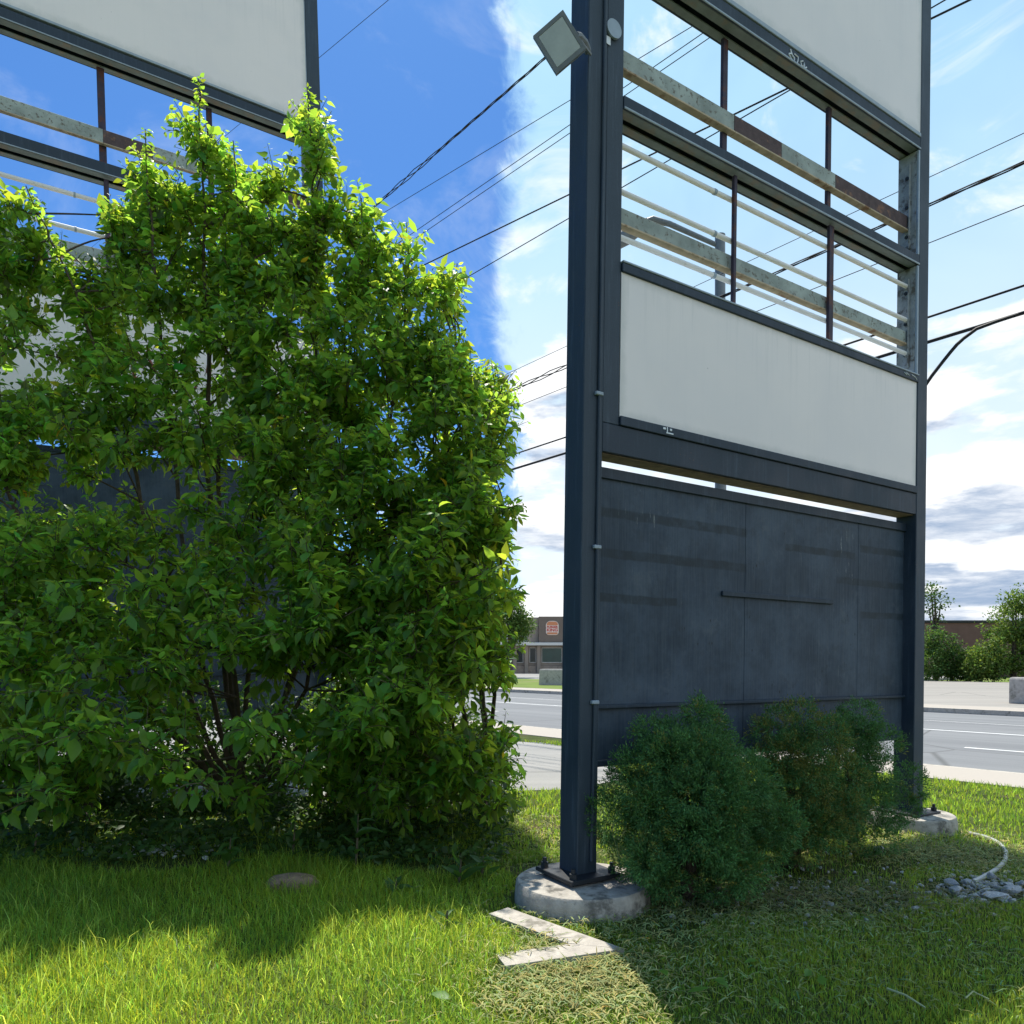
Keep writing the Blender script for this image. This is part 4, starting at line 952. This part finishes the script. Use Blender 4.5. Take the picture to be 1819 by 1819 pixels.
# weeds at the edge of the long grass
def weed(px, py, h, n, L, wd, label, seed, group='weeds at the foot of the tree'):
    r_ = np.random.default_rng(seed); b = A3(gnd(px, py)); t = tag(empty('weed', b), label, 'weed', group)
    MB().tube([(0, 0, 0), (.01, 0, h*.5), (.015, .01, h)], [.012, .009, .004], 6).build('stem', 'twig', t, True)
    for k in range(n):
        a = k*2.4+r_.uniform(-.3, .3); z = h*(.08+.85*k/n); el = r_.uniform(.35, 1.0); ln = L*r_.uniform(.7, 1.1)*(1-.4*k/n)
        d = np.array([math.cos(a)*math.cos(el), math.sin(a)*math.cos(el), math.sin(el)])
        me = leaf_mesh('leaf', np.zeros((1, 3)), d[None], np.array([[0, -.3, 1.]]), np.ones(1)*ln, np.array([[1., 1.1, 1.]])*r_.uniform(.85, 1.2), 'shrub_leaf', LEAF*np.array([1, wd, 1.6]))
        o = link(bpy.data.objects.new('leaf', me), t); o.location = (.01*z/h, 0, z)
weed(632, 1545, .42, 9, .26, .45, 'tall upright weed with long narrow leaves under the tree', 31)
weed(520, 1520, .26, 7, .18, .8, 'broad-leaved weed left of the tall upright one', 32)
weed(815, 1572, .18, 8, .2, .7, 'clump of broad dock leaves near the right edge of the long grass', 33)
weed(405, 1550, .26, 9, .16, .8, 'weed with pale shoots in front of the gravel', 34)
weed(855, 1560, .16, 6, .16, .8, 'low leafy weed beside the dock clump', 35)
weed(700, 1590, .12, 6, .12, .8, 'small weed in the shaded long grass', 36)
weed(60, 1525, .2, 7, .14, .8, 'low weed at the left edge of the shade', 37)
weed(790, 1655, .12, 5, .13, .6, 'small sunlit weed in the long grass', 38)

# ------------------------------------------------------------------ across the road
def far_tree(label, px, py, Y, cl, hw, seed, n, size, lobes, cat='tree', bare=0, name='broadleaf_tree', tint=(1, 1, 1)):
    r_ = np.random.default_rng(seed); b = A3(at(px, py, Y)); b[2] = 0.; t = tag(empty(name, b), label, cat, 'trees across the road')
    hgt = max(l[1]+l[2] for l in lobes); tr = MB(); tr.tube([(0, 0, 0), (.1, 0, hgt*.4), (0, 0, hgt*.85)], [.028*hgt, .02*hgt, .006*hgt], 8); tr.build('trunk', 'bark', t, True)
    br = MB()
    for (lx, lz, lr, *_) in lobes: br.tube([(0, 0, max(.3, lz*.35)), (lx*.6, 0, lz*.8), (lx, 0, lz)], [.012*hgt, .008*hgt, .004*hgt], 5)
    tag(br.build('limbs', 'bark', t, True), kind='stuff')
    P = []; D = []
    for (lx, lz, lr, *q) in lobes:
        m = int(n*lr*lr/sum(l[2]**2 for l in lobes)); nc = max(5, m//14); d = norm(r_.normal(0, 1, (nc, 3)))
        c = np.array([lx, 0, lz])+d*(lr*(.55+.45*r_.uniform(0, 1, nc))*(1+.2*np.sin(6*d[:, 0]+lx*3)))[:, None]
        for j in range(14): P.append(c+r_.normal(0, size*1.1, (nc, 3))); D.append(norm(d+r_.normal(0, .9, (nc, 3))))
    P = np.concatenate(P); D = np.concatenate(D); k = P[:, 2] > .05; P, D = P[k], D[k]
    m = leaf_mesh('crown', P, D, norm(r_.normal(0, .6, (len(P), 3))+np.array([[0, -.1, 1.]])), size*r_.uniform(.7, 1.5, len(P)), tints(len(P), .22, .12)*np.array([tint]), 'far_leaf', QUADL, QQ, None)
    tag(link(bpy.data.objects.new('crown', m), t), kind='stuff'); return t
far_tree('large bright green rounded tree at the right edge across the road', 1800, 1210, 54, 0, 0, 1, 16000, .17, [(-1.9, 1.6, 1.5), (0, 2.2, 2.0), (.2, 4.4, 1.7), (1.6, 3.2, 1.8), (.4, 5.8, 1.1), (-2.7, 1.2, 1.1), (2.6, 1.8, 1.6)], tint=(1.15, 1.1, 1))
far_tree('dense green bushy tree right of the far sign post across the road', 1690, 1209, 56, 0, 0, 2, 9000, .15, [(-1.4, 1.4, 1.3), (.2, 1.3, 1.3), (-.9, 2.9, 1.1), (1.3, 1.1, 1.0)], tint=(.85, .95, 1))
far_tree('thin spindly tree with a sparse crown above the brown building', 1662, 1208, 58, 0, 0, 3, 900, .16, [(-.3, 6.9, .75), (.5, 6.2, .6), (-.5, 5.7, .5), (.2, 4.9, .35)], tint=(.75, .8, 1), name='spindly_tree')
far_tree('low bush in front of the brown building across the road', 1735, 1209, 55, 0, 0, 4, 4000, .14, [(-.5, .9, .9), (.6, 1.4, 1.1)], tint=(.95, 1, .9), cat='bush', name='roadside_bush')
far_tree('green tree beside the restaurant across the road', 905, 1196, 66, 0, 0, 5, 7000, .2, [(-1.4, 4.6, 1.7), (.2, 5.6, 1.6), (1.1, 4.6, 1.1), (-.3, 6.9, 1.1), (.9, 3.9, .8)], tint=(1, 1, 1.1))
far_tree('hedge-like green tree behind the car park, hidden behind the uncovered sign', 1400, 1205, 64, 0, 0, 6, 9000, .2, [(-6, 2.2, 2.4), (-2, 2.8, 2.8), (2.5, 2.4, 2.5), (6, 2.8, 2.6)])
far_tree('distant tree seen low through the gaps of the young tree', 760, 1200, 80, 0, 0, 7, 7000, .24, [(-4, 2.5, 2.6), (0, 3., 3.), (4, 2.4, 2.4)])

# brown flat-roofed building behind the trees
bb = tag(empty('brown_building', (46, 78, 0)), 'low brown flat-roofed building behind the trees at the right', 'building')
MB().box(-22, 16, -4, 10, -.1, 5.3, .02).build('wall', 'brick_far', bb); MB().box(-22.15, 16.15, -4.15, 10.15, 5.302, 5.55, .02).build('parapet', 'steel_black', bb)

# fast-food restaurant
YB = 85.; px2x = lambda px: (px-CX)/F*YB
rs = tag(empty('restaurant', (px2x(957), YB, 0)), 'low brown and white fast-food restaurant with a round burger emblem across the road', 'building')
zz = lambda py: EYE+(HOR-py)/F*YB
MB().box(0, 11, 0, 9, zz(1141), zz(1095), .03).build('tower_wall', 'stucco_brown', rs)
MB().box(-1.25, -.002, .6, 9, zz(1141), zz(1096), .03).build('side_wall', 'stucco_tan', rs)
MB().box(-12, -1.252, 1.4, 9, zz(1146)+.01, zz(1110), .03).build('wing_wall', 'stucco_pale', rs)
MB().box(-12.05, -1.255, 1.34, 1.398, zz(1123), zz(1116), .01).build('red_stripe', 'stripe_red', rs)
MB().box(-12.2, 11.2, -.35, 9.2, zz(1146.5), zz(1141.3), .03).build('cornice', 'band_white', rs)
MB().box(-12, 11, .5, 9, 0, .9, .02).build('stone_base', 'stone_base', rs)
wl = MB().box(-12, 11, .9, 9, .902, zz(1146.8), .02).build('wall', 'stucco_tan', rs)
for x0, x1, m in ((-9.5, -6.2, 'window_dark'), (-5.4, -3.1, 'window_dark'), (-2.6, -1.75, 'window_dark'), (-1.05, -.25, 'window_dark'), (.35, 2.75, 'window_green'), (3.4, 6.5, 'window_green'), (7.2, 10.2, 'window_green')):
    wn = MB().box(x0, x1, .80, .898, 1.25, zz(1150), .01).build('window', 'band_white', rs); MB().box(x0+.08, x1-.08, .78, .80, 1.33, zz(1150)-.08, .005).build('pane', m, wn)
for x0 in (-2.95, -1.62, -.2, 2.95): MB().box(x0, x0+.42, .2, .49, 0, zz(1147), .02).build('pier', 'stucco_tan', rs)
# burger emblem: cream outline, bun halves and the two words
cxE = px2x(981)-px2x(957); czE = zz(1115.5)
def rrect(w, h, rt, rb, n=6):
    p = []
    for cx_, cz_, r, a0 in ((w/2-rt, h/2-rt, rt, 0), (-w/2+rt, h/2-rt, rt, 90), (-w/2+rb, -h/2+rb, rb, 180), (w/2-rb, -h/2+rb, rb, 270)):
        for k in range(n+1): a = R(a0+90*k/n); p.append((cx_+r*math.cos(a), cz_+r*math.sin(a)))
    return p
def plate(poly, y0, y1, dz=0.): 
    n = len(poly); vs = [(x+cxE, y0, z+czE+dz) for x, z in poly]+[(x+cxE, y1, z+czE+dz) for x, z in poly]
    return MB().add(vs, [tuple(range(n)), tuple(range(2*n-1, n-1, -1))]+[(i, i+n, (i+1) % n+n, (i+1) % n) for i in range(n)])
em = plate(rrect(1.46, 1.62, .52, .34), -.12, -.002).build('emblem_plate', 'logo_cream', rs)
plate(rrect(1.28, .42, .36, .06), -.15, -.121, .52).build('bun_top', 'logo_orange', em)
plate(rrect(1.22, .22, .05, .12), -.15, -.121, -.62).build('bun_bottom', 'logo_orange', em)
for txt, dz, size in (('BURGER', .12, .335), ('KING', -.27, .46)):
    cu = bpy.data.curves.new('t', 'FONT'); cu.body = txt; cu.size = size; cu.align_x = 'CENTER'; cu.extrude = .012; cu.offset = .012
    to = bpy.data.objects.new('t', cu); col.objects.link(to); dg = bpy.context.evaluated_depsgraph_get(); me = bpy.data.meshes.new_from_object(to.evaluated_get(dg)); bpy.data.objects.remove(to)
    o = bpy.data.objects.new('lettering', me); me.materials.clear(); me.materials.append(MATS['logo_red']); link(o, em)
    wd = max(v.co.x for v in me.vertices)-min(v.co.x for v in me.vertices); k = 1.26/wd
    o.location = (cxE, -.135, czE+dz-.12); o.rotation_euler = (R(90), 0, 0); o.scale = (k, 1, 1); tag(o, kind='stuff')
# concrete blocks
def block(px, py, w, h, d, rz, label):
    t = gnd(px, py, .03); o = MB()
    o.add([(-w/2, -d/2, 0), (w/2, -d/2, 0), (w/2, d/2, 0), (-w/2, d/2, 0), (-w/2*.97, -d/2*.9, h*.93), (w/2*.97, -d/2*.9, h*.93), (w/2*.97, d/2*.9, h*.93), (-w/2*.97, d/2*.9, h*.93),
           (-w/2*.92, -d/2*.8, h), (w/2*.92, -d/2*.8, h), (w/2*.92, d/2*.8, h), (-w/2*.92, d/2*.8, h)],
          [(0, 1, 5, 4), (1, 2, 6, 5), (2, 3, 7, 6), (3, 0, 4, 7), (4, 5, 9, 8), (5, 6, 10, 9), (6, 7, 11, 10), (7, 4, 8, 11), (8, 9, 10, 11)])
    o = o.build('concrete_block', 'concrete', None); o.location = t; o.rotation_euler = (0, 0, rz); tag(o, label, 'block', 'concrete barrier blocks across the road')
block(985, 1217, 1.75, 1.0, .9, R(-20), 'pale concrete barrier block in front of the restaurant lawn')
block(1823, 1249, .95, .93, .9, R(-40), 'pale concrete barrier block at the right edge across the road')
